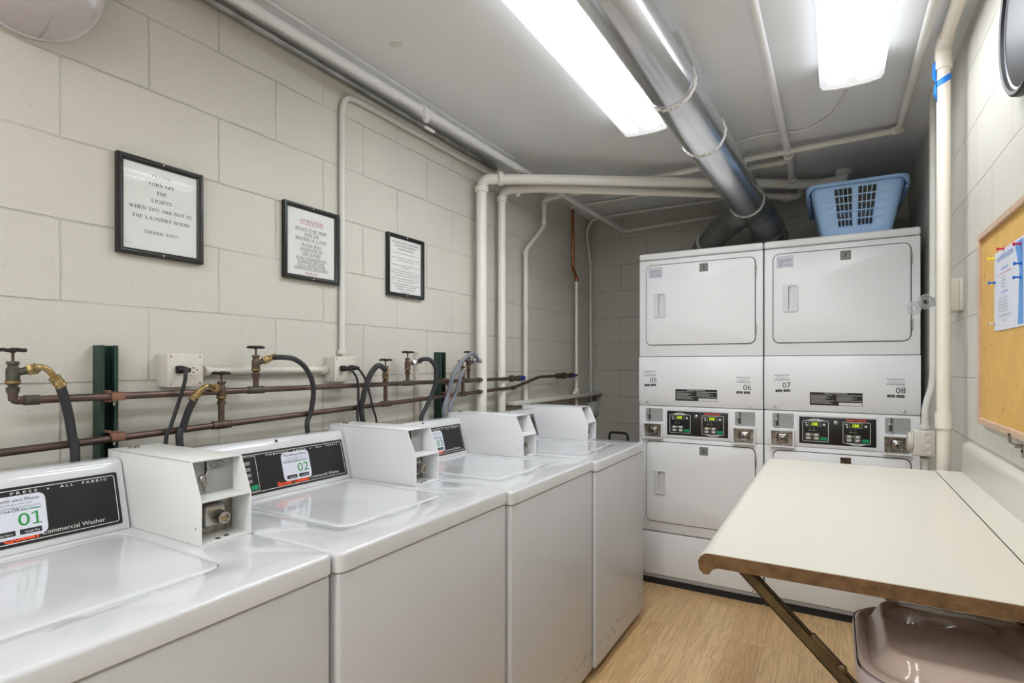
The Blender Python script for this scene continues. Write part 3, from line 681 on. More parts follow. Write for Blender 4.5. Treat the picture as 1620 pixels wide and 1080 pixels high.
    for (cx_, cz_, nn) in ((.067 if x0 < -.5 else .089, 1.208 if x0 < -.5 else 1.192, plab[0]), (.582, 1.177, plab[1])):
        sticker(ap, apm, cx_+(.0 if cx_ > .3 else .0), cz_+.012, .088, .108, nn, body=False, tilt=math.radians(3 if cx_ < .3 else -1))
    # control strip
    MB().box(.001, Wd-.001, -.002, .024, .875, 1.056, .003).build('control_strip', 'dryer_white', t)
    k = MB(); outline_on(k, plane((0, -.002, 0), (1, 0, 0), (0, 0, 1)), .158, .512, .884, 1.040, .003, .004, .0025); k.build('panel_bezel', 'white_plastic', t)
    cp = MB().box(.167, .503, -.0035, 0, .893, 1.032, .001).build('control_panel', 'black', t)
    m0 = plane((0, -.0036, 0), (1, 0, 0), (0, 0, 1))
    og = MB()
    for side, ox in ((0, .182), (1, .362)):
        wi = MB(); gb = MB(); gl = MB(); bg = MB(); gn = MB()
        zb = .906; outline_on(wi, m0, ox, ox+.118, zb, zb+.108, .0022, .006)
        yy = zb+.108 if side == 0 else zb-.006
        wi.add([m0 @ Vector((a, b, .0012)) for a, b in ((ox+.006, zb+.106 if side == 0 else zb+.002), (ox+.112, zb+.106 if side == 0 else zb+.002), (ox+.070, zb+.117 if side == 0 else zb-.009), (ox+.048, zb+.117 if side == 0 else zb-.009))], [(0, 1, 2, 3) if side == 0 else (3, 2, 1, 0)])
        text_on(gb, m0, 'UPPER' if side == 0 else 'LOWER', ox+.059, zb+.110 if side == 0 else zb-.006, .005, z=.0018, bold=.02)
        rect_on(bg, m0, ox+.030, ox+.082, zb+.080, zb+.102, .0008); outline_on(wi, m0, ox+.029, ox+.083, zb+.079, zb+.103, .0009, .002)
        text_on(gl, m0, '100', ox+.056, zb+.0835, .0140, .027, z=.0014, bold=.01)
        wi.lathe((ox+.098, -.0036, zb+.088), (0, -1, 0), [(0, .006), (.0008, .006), (.001, .004)], 14)
        rect_on(wi, m0, ox+.010, ox+.022, zb+.094, zb+.098); rect_on(wi, m0, ox+.016, ox+.023, zb+.078, zb+.088)
        for q, xx in enumerate((.034, .052)):
            rect_on(wi, m0, ox+xx-.001, ox+xx+.001, zb+.064, zb+.067); text_on(wi, m0, ('DRYING', 'COOL DOWN')[q], ox+xx, zb+.055, .0035, .014)
        for a in (0, 1):
            for b in (0, 1):
                outline_on(wi, m0, ox+.012+a*.036, ox+.040+a*.036, zb+.010+b*.018, zb+.024+b*.018, .0009, .003, .001)
                rect_on(wi, m0, ox+.018+a*.036, ox+.036+a*.036, zb+.0125+b*.018, zb+.0215+b*.018, .0018, .003)
        rect_on(gn, m0, ox+.082, ox+.112, zb+.008, zb+.025, .002, .003)
        il = MB(); rect_on(il, m0, ox+.0425, ox+.0455, zb+.033, zb+.038, .0015); il.build('indicator_light', 'led', cp)
        bg.build('display_window', 'ledbg', cp); wi.build('panel_lettering', 'whiteink', cp); gb.build('arrow_lettering', 'ink', cp); gl.build('display_digits', 'led', cp); gn.build('start_button', 'greenbtn', cp)
    text_on(og, m0, 'Speed Queen', .420, 1.0195, .0085, .085, bold=.05)
    MB().lathe((.331, -.0036, 1.006), (0, -1, 0), [(0, .010), (.003, .010), (.005, .007), (.005, .004), (.003, .0035)], 18).build('panel_lock', 'chrome', t)
    og.build('orange_lettering', 'orange', cp)
    # coin slots: recessed plate above, framed meter box below
    for sx in (.036, .534):
        cr = MB(); cr.prism(rrect(sx+.004, sx+.106, .966, 1.044, .006, 3), plane((0, -.002, 0), (1, 0, 0), (0, 0, 1)), 0, .0006); cr = cr.build('coin_plate', 'recess_grey', t)
        k = MB(); k.box(sx+.026, sx+.031, -.0055, -.002, .978, 1.004); k.box(sx+.028, sx+.032, -.0055, -.002, 1.014, 1.043); k.build('coin_slot', 'black2', cr)
        k = MB(); k.tube(smooth_path([(sx+.034, -.006, 1.043), (sx+.034, -.009, 1.02), (sx+.026, -.009, 1.012), (sx+.021, -.008, 1.006), (sx+.022, -.007, .980)]), .002, 8); k.tube([(sx+.034, -.006, .980), (sx+.034, -.006, 1.008)], .0018, 8)
        k.lathe((sx+.022, -.003, 1.009), (0, -1, 0), [(0, .007), (.006, .007), (.008, .004)], 14); k.box(sx+.018, sx+.040, -.010, -.003, .970, .976, .002); k.build('coin_slide', 'chrome', cr)
        k = MB(); outline_on(k, plane((0, -.0027, 0), (1, 0, 0), (0, 0, 1)), sx+.054, sx+.074, 1.025, 1.035, .0007, .004, .0004); text_on(k, plane((0, -.0027, 0), (1, 0, 0), (0, 0, 1)), '25c', sx+.064, 1.0275, .0045, z=.0005); k.build('price_label', 'inkgrey', cr)
        bz = MB(); o = rrect(sx-.006, sx+.108, .868, .960, .003, 2); i = rrect(sx, sx+.102, .874, .954, .003, 2)
        f = lambda l, y: [Vector((a, y, b)) for a, b in l]
        bz.loops([f(o, -.002), f(o, -.030), f(i, -.030), f(i, -.006)], cap0=False, cap1=False); bz = bz.build('meter_box', 'dryer_white', t)
        MB().box(sx-.003, sx+.105, -.0075, -.0045, .871, .957).build('meter_plate', 'steel', bz)
        k = MB(); k.box(sx+.026, sx+.080, -.016, -.006, .888, .942, .012, 3); k.box(sx+.037, sx+.069, -.024, -.014, .898, .930, .006, 2); k.build('vault_lock', 'chrome', bz)
        k = MB(); k.box(sx+.046, sx+.058, -.0246, -.0235, .906, .917); k.build('key_slot', 'gap', bz)
        k = MB()
        for a, b in ((.010, .885), (.092, .885), (.010, .945), (.092, .945)): k.lathe((sx+a, -.0075, b), (0, -1, 0), [(0, .005), (.003, .005), (.004, .002)], 12)
        k.build('meter_screw', 'steel', bz)
    # toe panel
    MB().box(.001, Wd-.001, .004, .024, .062, .312, .004).build('lower_panel', 'dryer_white', t)
    MB().box(.004, Wd-.004, .008, .024, .040, .060, .002).build('toe_strip', 'recess_grey', t)
    for sx in (.03, Wd-.05): MB().lathe((sx, .004, .072), (0, -1, 0), [(0, .005), (.002, .005), (.003, .002)], 12).build('toe_screw', 'steel', t)
    return t
dryer(-1.0095, 'white stacked dryer left of the pair, upper door plate 5 and lower door plate 6', ('5', '6'), ('05', '06'))
dryer(-.3245, 'white stacked dryer right of the pair, plate 7, with the blue basket on top', ('7', '8'), ('07', '08'))

# ================================================================ LAUNDRY BASKET
def basket():
    t = thing('laundry_basket', (.0955, 3.55, 1.962), 'light blue plastic laundry basket on top of the right stacked dryer', 'laundry basket')
    H_ = .262
    S_ = sorted({0, 1} | {.215+.0475*k for k in range(5)} | {.595+.0475*k for k in range(5)} | {.222+.0475*k for k in range(4)} | {.6025+.0475*k for k in range(4)})
    def br(a, b, n, g):                     # break points of n holes between a and b
        c = (b-a)/n; out = []
        for k in range(n): out += [(a+c*k+g/2, a+c*(k+1)-g/2)]
        return out
    holes_s = br(.19, .445, 4, .012)+br(.525, .78, 4, .012)
    holes_t = br(.17, .90, 5, .022)
    s_ = sorted({0., 1.} | {q for h in holes_s for q in h}); t_ = sorted({0., 1.} | {q for h in holes_t for q in h})
    cs = 4
    def loop(tt):
        x0, x1, y0, y1 = -.152-.055*tt, .152+.055*tt, -.235-.055*tt, .235+.055*tt; r = .035+.01*tt; z = tt*H_; pts = []
        cor = [(x0+r, y0+r, 180), (x1-r, y0+r, 270), (x1-r, y1-r, 0), (x0+r, y1-r, 90)]
        for q in range(4):
            cx, cy, a0 = cor[q]
            for k in range(cs): a = math.radians(a0+90*k/cs); pts.append((Vector((cx+r*math.cos(a), cy+r*math.sin(a), z)), None))
            nx = cor[(q+1) % 4]; a = math.radians(a0+90); pa = Vector((cx+r*math.cos(a), cy+r*math.sin(a), z)); pb = Vector((nx[0]+r*math.cos(a), nx[1]+r*math.sin(a), z))
            for u_ in s_[:-1]: pts.append((pa.lerp(pb, u_), u_))
        return pts
    L_ = [loop(q) for q in t_]; n = len(L_[0]); b = MB(); b.v = [p[0] for l in L_ for p in l]
    for i in range(len(t_)-1):
        ht = any(abs(h[0]-t_[i]) < 1e-6 for h in holes_t)
        for k in range(n):
            u_ = L_[i][k][1]; hole = ht and u_ is not None and any(abs(h[0]-u_) < 1e-6 for h in holes_s)
            if not hole: k2 = (k+1) % n; b.f.append((i*n+k, i*n+k2, (i+1)*n+k2, (i+1)*n+k))
    b.f.append(tuple(range(n-1, -1, -1)))
    o = b.build('basket_body', 'basket', t)
    so = o.modifiers.new('thickness', 'SOLIDIFY'); so.thickness = .0035; so.offset = -1
    # rim: rolled lip, dropping lower along both sides
    def rl(off, z, side=0.):
        out = []
        for p in rrect(-.207-off, .207+off, -.290-off, .290+off, .045+off, 8):
            zz = z
            if side: zz = z-side*max(0, min(1, (abs(p[0])-.19)/.02))
            out.append(Vector((p[0], p[1], zz)))
        return out
    r = MB(); r.loops([rl(-.002, H_-.001), rl(.003, H_+.004), rl(.012, H_+.003), rl(.0165, H_-.003), rl(.017, H_-.014, .03), rl(.015, H_-.014, .03), rl(.0145, H_-.003), rl(.003, H_-.001)], cap0=False, cap1=False)
    r.build('rim', 'basket', t)
    for sx in (-1, 1):                      # ribs under the side grips
        for k in range(7):
            y = -.21+.07*k; MB().box(min(sx*.209, sx*.2225), max(sx*.209, sx*.2225), y-.0015, y+.0015, H_-.046, H_-.002).build('grip_rib', 'basket', t)
    for (a, c_) in ((-.115, -.094), (.094, .115), (-.01, .01)):   # raised panels on the front
        pass
    return t
basket()

# ================================================================ DUCT
A_, B_ = Vector((-.54, 1.449, 2.338)), Vector((-.425, 3.35, 2.222))
dirn = (A_-B_).normalized(); start = Vector((-.60, -1.0, 2.33))
def along(y):
    if y < .9: k_ = along(.9); return k_+Vector((-.018, 0, .0))*(.9-y)
    return A_.lerp(B_, (y-A_.y)/(B_.y-A_.y)) if y >= .9 else None
t = thing('exhaust_duct', (-.50, 2.0, 2.30), 'round galvanized exhaust duct running along the ceiling to both dryers', 'duct')
for k, (ya, yb, r0, r1) in enumerate(((-2.5, .9, .080, .080), (.88, 2.0, .0815, .086), (1.98, 2.44, .088, .090), (2.42, 3.36, .0895, .0905))):
    MB().tube([rel(t, along(ya+(yb-ya)*q/4)) for q in range(5)], [r0+(r1-r0)*q/4 for q in range(5)], 48).build('duct_section', 'duct', t)
for yy, r in ((2.0, .089), (2.44, .091), (3.35, .092), (.9, .082)):
    k = MB(); n = 64; c0 = rel(t, along(yy)); a, b, d = frame_of(-dirn)
    ring = lambda h, rr, j: [c0+d*(h+j*.006*math.sin(7*q)*math.sin(3*q+1))+(a*math.cos(2*PI*q/n)+b*math.sin(2*PI*q/n))*(rr+j*.001*math.sin(11*q)) for q in range(n)]
    k.loops([ring(-.008, r-.001, 1), ring(-.005, r+.003, 1), ring(.005, r+.003, 1), ring(.008, r-.001, 1)], cap0=False, cap1=False); k.build('sealed_joint', 'tape', t)
P0 = along(3.36)
mb = MB(); mb.tube([rel(t, p) for p in smooth_path([P0, (-.405, 3.45, 2.205), (-.37, 3.54, 2.165), (-.345, 3.66, 2.115), (-.33, 3.82, 2.09), (-.325, 3.95, 2.02), (-.325, 3.985, 1.80)], 4)], [.090]*9+[.088]*8+[.084]*8, 32); mb.build('elbow', 'ductold', t)
mb = MB(); mb.tube([rel(t, p) for p in bend_path([(-.41, 3.42, 2.212), (-.58, 3.60, 2.150), (-.74, 3.80, 2.08), (-.80, 3.96, 2.02), (-.80, 3.995, 1.85)], .09, 6)], .078, 32); mb.build('branch', 'ductold', t)
for p, q in (((-.60, 3.622, 2.142), (-.62, 3.645, 2.133)), ((-.70, 3.75, 2.098), (-.715, 3.768, 2.092))):
    MB().cyl(rel(t, p), rel(t, q), .0800, 32).build('branch_band', 'tape' if p[0] < -.65 else 'ductold', t)
MB().lathe(rel(t, (-.345, 3.655, 2.118)), (.12, .9, -.35), [(0, .0920), (.006, .0955), (.02, .0955), (.024, .0945)], 32).build('elbow_band', 'ductold', t)

# ================================================================ PIPES ON CEILING AND WALLS
def pipe(name, pts, r, m, label, cat='pipe', bend=.04, n=16, fits=(), group=None, fm=None):
    P_ = [Vector(p) for p in pts]; t = thing(name, P_[0], label, cat, group)
    MB().tube([p-P_[0] for p in bend_path(P_, bend)], r, n).build('pipe_run', m, t)
    for f in fits:                          # (point, direction, half length, radius factor)
        o, d, hl, rf = Vector(f[0])-P_[0], Vector(f[1]).normalized(), f[2], f[3]
        MB().lathe(o-d*hl, d, [(0, r*1.0), (0, r*rf), (.003, r*rf*1.02), (2*hl-.003, r*rf*1.02), (2*hl, r*rf), (2*hl, r)], n).build('fitting', fm or m, t)
    return t
X1, X2 = -1.588, -1.600
p1 = at(762, 283, x=X1)
pipe('drain_pipe', [(X1, p1.y, 0.02), (X1, p1.y, 2.272), at(850, 283.5, z=2.298), at(1290, 292, z=2.37), (.048, 3.735, 2.375), (.048, 3.735, 2.43)], .0275, 'pipepaint',
     'thickest cream painted pipe rising from behind the washers and crossing under the ceiling', bend=.055, n=24,
     fits=(((X1, p1.y, 2.215), (0, 0, 1), .014, 1.28), ((X1+.075, p1.y+.066, 2.281), (.75, .66, .1), .012, 1.28), ((.048, 3.735, 2.414), (0, 0, 1), .015, 1.5)))
p2 = at(794, 300, x=X2)
pipe('drain_pipe', [(X2, p2.y, 0.02), (X2, p2.y, 2.272), at(850, 298, z=2.285), at(1262, 312, z=2.33), at(1268, 296, z=2.40)], .0215, 'pipepaint',
     'second cream painted pipe, just right of the thickest one, crossing below it', bend=.05, n=24,
     fits=(((X2, p2.y, 2.224), (0, 0, 1), .014, 1.3), ((X2+.065, p2.y+.062, 2.276), (.73, .68, .05), .012, 1.3), (at(1245, 311.5, z=2.328), (.78, .62, .05), .02, 1.3)))
pw = thing('ceiling_pipe', (-1.49, 1.0, 2.372), 'long white pipe under the ceiling along the left wall', 'pipe')
q0, b_ = at(379, 0, z=2.375), at(985, 365, y=4.03); a_ = q0+(q0-b_)*((q0.y+2.5)/(b_.y-q0.y))
MB().tube([rel(pw, a_), rel(pw, b_)], .0160, 20).build('pipe_run', 'ceilpipe', pw)
MB().tube([rel(pw, p) for p in bend_path([b_, b_+Vector((.03, .02, 0)), (-.5, 4.06, 2.345)], .02)], .014, 12).build('branch', 'pipegrey', pw)
tp = a_.lerp(b_, (1.81-a_.y)/(b_.y-a_.y))
k = MB(); k.lathe(rel(pw, tp)-Vector((0, .03, 0)), (0, 1, 0), [(0, .016), (0, .022), (.02, .023), (.024, .020), (.05, .020), (.054, .022), (.064, .022), (.064, .016)], 20); k.tube([rel(pw, tp), rel(pw, tp)+Vector((.012, -.01, -.045))], .012, 14); k.lathe(rel(pw, tp)+Vector((.006, -.006, -.02)), (.1, -.1, -1), [(0, .017), (.014, .017)], 8); k.build('valve', 'ceilpipe', pw)
MB().box(-.006, .006, -.006, .055, -.068, -.058, .002, mtx=Matrix.Translation(rel(pw, tp))).build('valve_lever', 'pvc', pw)
# conduits along the top of the left wall
c0 = at(541, 400, x=XL+.014); zc1 = 2.347
pipe('conduit', [(XL+.014, c0.y, 1.345), (XL+.014, c0.y, 2.352), (XL+.014, 2.62, 2.352)], .011, 'pipegrey', 'painted conduit rising from the right outlet box then turning along the left wall', 'conduit', bend=.075, n=14,
     fits=(((XL+.014, c0.y, 1.352), (0, 0, 1), .010, 1.45),))
pipe('conduit', [(XL+.018, .55, 2.410), (XL+.018, 2.62, 2.398)], .0125, 'ductold', 'dull grey conduit tucked into the corner of ceiling and left wall', 'conduit', n=14, fits=(((XL+.018, 2.02, 2.4014), (0, 1, 0), .008, 1.2),))
pipe('conduit', [(XL+.013, .965, 1.283), (XL+.013, 1.428, 1.283)], .012, 'boxpaint', 'short horizontal painted conduit between the two outlet boxes', 'conduit', fits=(((XL+.013, .972, 1.283), (0, 1, 0), .008, 1.35), ((XL+.013, 1.418, 1.283), (0, 1, 0), .010, 1.35)))
# ceiling cross pipes
pipe('sprinkler_pipe', [(.256, -1.4, 2.400), (.262, 3.145, 2.400), (-1.2, 3.145, 2.366), (-1.592, 3.135, 2.350), (-1.592, 3.135, 2.18), (-1.616, 2.935, 1.995), (-1.616, 2.935, 1.04)], .0145, 'pipegrey',
     'painted pipe on the ceiling that crosses behind the duct and drops down the left wall', bend=.025,
     fits=(((.262, 3.13, 2.400), (0, 1, 0), .012, 1.35), ((.245, 3.145, 2.400), (1, 0, 0), .012, 1.35), ((-1.57, 3.137, 2.351), (1, 0, 0), .012, 1.4), ((-1.592, 3.135, 2.322), (0, 0, 1), .012, 1.4), ((-1.592, 3.135, 2.20), (0, 0, 1), .008, 1.2), ((-1.616, 2.935, 1.975), (0, 0, 1), .010, 1.25)))
pipe('ceiling_pipe', [(-.232, -1.4, 2.408), (-.205, 3.26, 2.398), (-.212, 3.60, 2.370)], .0165, 'ceilpipe', 'white pipe on the ceiling between the duct and the right light',
     fits=(((-.206, 3.24, 2.398), (0, 1, 0), .014, 1.5), ((-.212, 3.57, 2.372), (0, 1, -.08), .012, 1.3)))
pipe('ceiling_pipe', [(-.215, 3.30, 2.392), (-.62, 3.33, 2.392)], .014, 'pipegrey', 'short painted branch pipe going left from the white ceiling pipe', fits=(((-.25, 3.303, 2.392), (1, 0, 0), .012, 1.3),))
pipe('conduit', [(-.50, 3.93, 2.415), (-1.58, 3.93, 2.412), (XL+.014, 3.93, 2.32), (XL+.014, 4.02, 2.10), (XL+.014, 4.03, .98)], .0095, 'pipegrey', 'thin conduit bending down into the back left corner', 'conduit', bend=.07, n=12)
pipe('copper_riser', [(-.9, 3.585, 2.416), (-1.60, 3.585, 2.416)], .009, 'pipegrey', 'thin painted pipe along the ceiling above the copper riser')
tcr = pipe('copper_riser', [(-1.600, 3.600, 2.40), (-1.600, 3.600, 1.99), (-1.600, 3.665, 1.925), (-1.600, 3.665, 1.90)], .0105, 'copper_new', 'shiny copper riser hanging from the ceiling near the back left corner', bend=.02,
     fits=(((-1.600, 3.600, 2.01), (0, 0, 1), .008, 1.25), ((-1.600, 3.665, 1.915), (0, 0, 1), .010, 1.25), ((-1.600, 3.600, 2.30), (0, 0, 1), .003, 1.5)))
t = pipe('water_pipe', [(-1.600, 3.665, 1.898), (-1.600, 3.665, .05)], .0105, 'pipepaint', 'white painted lower length of the copper riser, passing behind the last washer',
     fits=(((-1.600, 3.665, 1.11), (0, 0, 1), .02, 1.5), ((-1.600, 3.665, 1.215), (0, 0, 1), .012, 1.35)))
k = MB(); k.cyl((0, 0, -.79), (.02, -.075, -.795), .008, 12); k.lathe((.018, -.070, -.795), (.2, -.8, 0), [(0, .012), (.02, .012), (.022, .006)], 12); k.build('drain_cock', 'pipepaint', t)
# right side
t = thing('pvc_pipe', (.322, 2.372, 0), 'white plastic vent pipe standing behind the folding table, with blue tape near its top', 'pipe')
MB().tube([(0, 0, .0), (0, 0, 2.372)], .0195, 28).build('pipe_run', 'pvc', t)
MB().tube([(0, -.03, 2.392), (0, -3.8, 2.400)], .0195, 28).build('pipe_run', 'pvc', t)
k = MB(); k.tube(bend_path([(0, 0, 2.31), (0, 0, 2.388), (0, -.07, 2.393)], .045, 6), .0245, 28); k.build('fitting', 'pvc', t)
MB().lathe((0, 0, 1.085), (0, 0, 1), [(0, .0195), (0, .0245), (.055, .0245), (.055, .0195)], 28).build('fitting', 'pvc', t)
k = MB(); n = 28
f = lambda z, r: [Vector((r*math.cos(2*PI*q/n), r*math.sin(2*PI*q/n), z+.012*math.cos(2*PI*q/n-.5))) for q in range(n)]
k.loops([f(2.262, .0196), f(2.262, .0208), f(2.284, .0212), f(2.284, .0198)], cap0=False, cap1=False)
k.add([(-.021, -.010, 2.345), (-.031, -.004, 2.33), (-.032, -.002, 2.29), (-.021, -.008, 2.262), (-.026, -.006, 2.262), (-.029, -.004, 2.235), (-.019, -.010, 2.195), (-.0205, -.010, 2.24)], [(0, 1, 2, 3), (3, 4, 5, 6, 7)])
k = k.build('tape_band', 'bluetape', t); so = k.modifiers.new('thickness', 'SOLIDIFY'); so.thickness = .0012
pipe('conduit', [(.352, 2.84, 2.425), (.352, 2.84, 1.22), (.325, 2.84, 1.13), (.325, 2.84, 1.04)], .0135, 'pipegrey', 'painted conduit behind the plastic pipe, dropping to the round cornered junction box', 'conduit', bend=.05, n=18,
     fits=(((.325, 2.84, 1.045), (0, 0, 1), .010, 1.3),))
pipe('conduit', [(.325, 2.84, .915), (.325, 2.84, .01)], .0135, 'pipegrey', 'painted conduit below the round cornered junction box', 'conduit', n=18, fits=(((.325, 2.84, .905), (0, 0, 1), .010, 1.3),))
t = thing('junction_box', (.325, 2.84, .98), 'painted electrical junction box on the conduit beside the right dryer', 'junction box')
MB().box(-.045, .030, -.04, .04, -.054, .052, .006, 3).build('box_body', 'boxpaint', t)
k = MB(); k.lathe((-.045, 0, 0), (-1, 0, 0), [(0, .046), (.004, .046), (.006, .040), (.014, .038), (.016, .030), (.016, .001)], 24); k.build('cover_plate', 'boxpaint', t)
for dz in (-.030, 0, .030):
    k = MB(); k.lathe((.004, -.04, dz), (0, -1, 0), [(0, .014), (.0012, .0135), (.0012, .010), (.0006, .009)], 18); k.build('knockout', 'boxpaint', t)
t = thing('cable', (.0, 2.9, 2.425), 'thin white cable sagging along the ceiling from the right light', 'cable')
MB().tube([rel(t, p) for p in smooth_path([at(1340, 140, z=2.425), at(1326, 168, z=2.425), at(1308, 187, z=2.424), at(1285, 201, z=2.423), at(1262, 208, z=2.423), at(1240, 209, z=2.423), at(1200, 215, z=2.423), at(1160, 227, z=2.423)])], .005, 10).build('cable_run', 'ceilpipe', t)
# vent grille beside the duct
t = thing('vent_grille', (-.51, 2.04, ZC), 'white louvred air vent in the ceiling beside the duct', 'vent')
k = MB(); outline_on(k, plane((0, 0, 0), (1, 0, 0), (0, -1, 0)), -.075, .075, -.18, .18, .018, .006, .006); k.build('vent_frame', 'ceilpipe', t)
k = MB(); k.box(-.058, .058, -.163, .163, -.002, -.0005); k.build('backing', 'black2', t)
for q in range(26):
    y = -.158+q*.0126; MB().box(-.058, .058, y, y+.0085, -.005, -.0022, .0008).build('slat', 'ceilpipe', t)
t = MB().box(-.022, .022, -.014, .014, -.006, 0, .002); t.lathe((-.008, 0, -.006), (0, 0, -1), [(0, .005), (.003, .004)], 10); t = t.build('ceiling_clip', 'pipegrey'); t.location = (-1.329, 1.47, ZC); t.rotation_euler = (0, 0, .5)
tag(t, 'small grey metal clip left on the ceiling', 'clip')

# ================================================================ STRUTS, WATER LINES, VALVES, HOSES
XP = -1.576
def strut(y0, y1, z1, label, open_y):
    t = thing('strut_channel', (XL, (y0+y1)/2, 0), label, 'strut channel', 'green strut channels behind the washers')
    hw = (y1-y0)/2; k = MB(); d = .041; g = .011
    pr_ = [(0, -hw), (d, -hw), (d, -g), (d-.007, -g), (d-.007, -g-.002), (d-.002, -g-.002), (d-.002, -hw+.002), (.002, -hw+.002), (.002, hw-.002), (d-.002, hw-.002), (d-.002, g+.002), (d-.007, g+.002), (d-.007, g), (d, g), (d, hw), (0, hw)]
    k.prism(pr_, plane((0, 0, 0), (1, 0, 0), (0, 1, 0)), .05, z1); k.build('channel', 'strut', t)
    for q, z in enumerate((1.223, 1.1215 if y0 < 1 else 1.157)):
        k = MB(); k.tube([(.041, -.012, z+.012), (.070, -.012, z+.013), (.086, -.012, z), (.070, -.012, z-.013), (.041, -.012, z-.012)], .003, 8)
        k.box(.041, .088, -.014, .016, z-.0105, z-.0085); k.box(.041, .088, -.014, .016, z+.0085, z+.0105); k.box(.0845, .088, -.014, .016, z-.0105, z+.0105, .001)
        k.build('pipe_clamp', 'clampcopper', t)
        MB().lathe((.064, .001, z-.010), (0, 0, -1), [(0, .005), (.004, .005), (.006, .003), (.014, .003)], 10).build('clamp_bolt', 'chrome', t)
    return t
strut(.681, .722, 1.353, 'green metal strut channel near the photo\'s left edge, holding both copper lines', 1)
strut(2.088, 2.129, 1.361, 'green metal strut channel left of the two thick painted pipes', 1)
for (ya, yb, z1, nm) in ((1.937, 1.958, 1.36, 'narrow weathered wooden batten on the wall left of the second strut'), (1.985, 2.03, 1.16, 'short pale wooden batten low on the wall beside the second strut')):
    tag(MB().box(XL, XL+.018, ya, yb, .3, z1, .002).build('wall_batten', 'wood' if z1 > 1.2 else 'pipegrey'), nm, 'batten')
LZ = lambda y: 1.110+(y-.475)*.0275
pipe('water_line', [(XP, .497, 1.245), (XP, .497, 1.223), (XP, 2.80, 1.223)], .0092, 'copper', 'upper copper water line along the left wall', bend=.02,
     fits=(((XP, .53, 1.223), (0, 1, 0), .014, 1.25), ((XP, 1.095, 1.223), (0, 1, 0), .028, 1.25), ((XP, 1.814, 1.223), (0, 1, 0), .026, 1.25), ((XP, 2.269, 1.223), (0, 1, 0), .026, 1.25), ((XP, 2.36, 1.223), (0, 1, 0), .014, 1.3), ((XP, 2.70, 1.223), (0, 1, 0), .014, 2.0)), fm='verdigris')
pipe('water_line', [(XP, -.2, LZ(-.2)), (XP, 2.60, LZ(2.6)), (XP, 2.72, LZ(2.65)), (XP, 3.04, 1.226), (XP, 3.62, 1.226)], .0092, 'copper', 'lower copper water line along the left wall, angling up to the riser', bend=.03,
     fits=(((XP, .981, LZ(.981)), (0, 1, 0), .028, 1.3), ((XP, 1.679, LZ(1.679)), (0, 1, 0), .026, 1.3), ((XP, 2.225, LZ(2.225)), (0, 1, 0), .022, 1.3), ((XP, 2.36, LZ(2.36)), (0, 1, 0), .012, 1.3), ((XP, 2.72, LZ(2.66)), (0, 1, 0), .014, 1.25), ((XP, 3.32, 1.226), (0, 1, 0), .030, 1.9), ((XP, 3.40, 1.226), (0, 1, 0), .012, 2.4)), fm='bronze')
for (y, z, lab) in ((2.79, 1.223, 'blue handled shut-off valve on the upper copper line'), (3.52, 1.226, 'blue handled shut-off valve on the lower copper line by the riser')):
    t = thing('shutoff_valve', (XP, y, z), lab, 'valve', 'blue handled shut-off valves')
    MB().lathe((0, -.045, 0), (0, 1, 0), [(0, .010), (0, .0145), (.014, .0145), (.018, .017), (.06, .017), (.064, .0145), (.08, .0145), (.08, .010)], 12).build('valve_body', 'verdigris' if y < 3 else 'bronze', t)
    MB().box(.018, .026, -.022, .026, -.012, .012, .003).build('valve_lever', 'bluevalve', t)
    MB().cyl((.0, 0, 0), (.022, 0, 0), .006, 12).build('valve_stem', 'brass', t)
    if y < 3: MB().tube([(0, .03, 0), (-.02, .075, 0)], .009, 12).build('tail_piece', 'pipepaint', t)

def hexprof(mb, o, d, r, h): mb.lathe(o, d, [(0, r*.9), (.0015, r), (h-.0015, r), (h, r*.9)], 6)
def valve(y, zb, zt, outd, label, green=False, brassnut='brass'):
    t = thing('hose_valve', (XP, y, zb), label, 'valve', 'washer hose valves with dark handwheels')
    H_ = zt-zb; bm_ = 'verdigris' if green else 'bronze'
    zbod = H_-.078
    k = MB(); k.cyl((0, 0, 0), (0, 0, zbod+.004), .0085, 14); k.lathe((0, 0, zbod-.018 if zbod > .03 else zbod-.008), (0, 0, 1), [(0, .0105), (.003, .0115), (.012, .0125), (.014, .0105)], 14); k.build('riser', bm_, t)
    k = MB(); k.lathe((0, 0, zbod), (0, 0, 1), [(0, .010), (.003, .0135), (.010, .0135), (.011, .0125), (.034, .0125), (.037, .0115), (.042, .009), (.044, .008)], 16); b = k.build('valve_body', bm_, t)
    k = MB(); k.lathe((0, 0, zbod+.004), (0, 0, 1), [(0, .0142), (.005, .0142)], 16); k.build('collar', 'brass', t)
    k = MB(); hexprof(k, (0, 0, H_-.034), (0, 0, 1), .0115, .009); k.build('packing_nut', bm_, t)
    MB().cyl((0, 0, H_-.030), (0, 0, H_), .0028, 10).build('stem', 'bronze', t)
    k = MB(); n = 48; R = .0215; ring = []
    k.tube([(R*(1-.10*math.cos(5*a))*math.cos(a), R*(1-.10*math.cos(5*a))*math.sin(a), H_+.001*math.cos(5*a)) for a in (2*PI*q/n for q in range(n+1))], .0040, 8, cap=False)
    for q in range(5): a = 2*PI*(q+.5)/5; k.tube([(0, 0, H_-.001), (R*math.cos(a), R*math.sin(a), H_)], .0034, 8)
    k.lathe((0, 0, H_-.006), (0, 0, 1), [(0, .006), (.008, .006), (.011, .004)], 12); k.build('handwheel', 'black2', t)
    d = Vector(outd).normalized(); o = Vector((0, 0, zbod+.026))
    MB().cyl(o, o+d*.026, .0085, 14).build('outlet', bm_, t)
    end = Vector(t.location)+o+d*.024
    return t, end, d
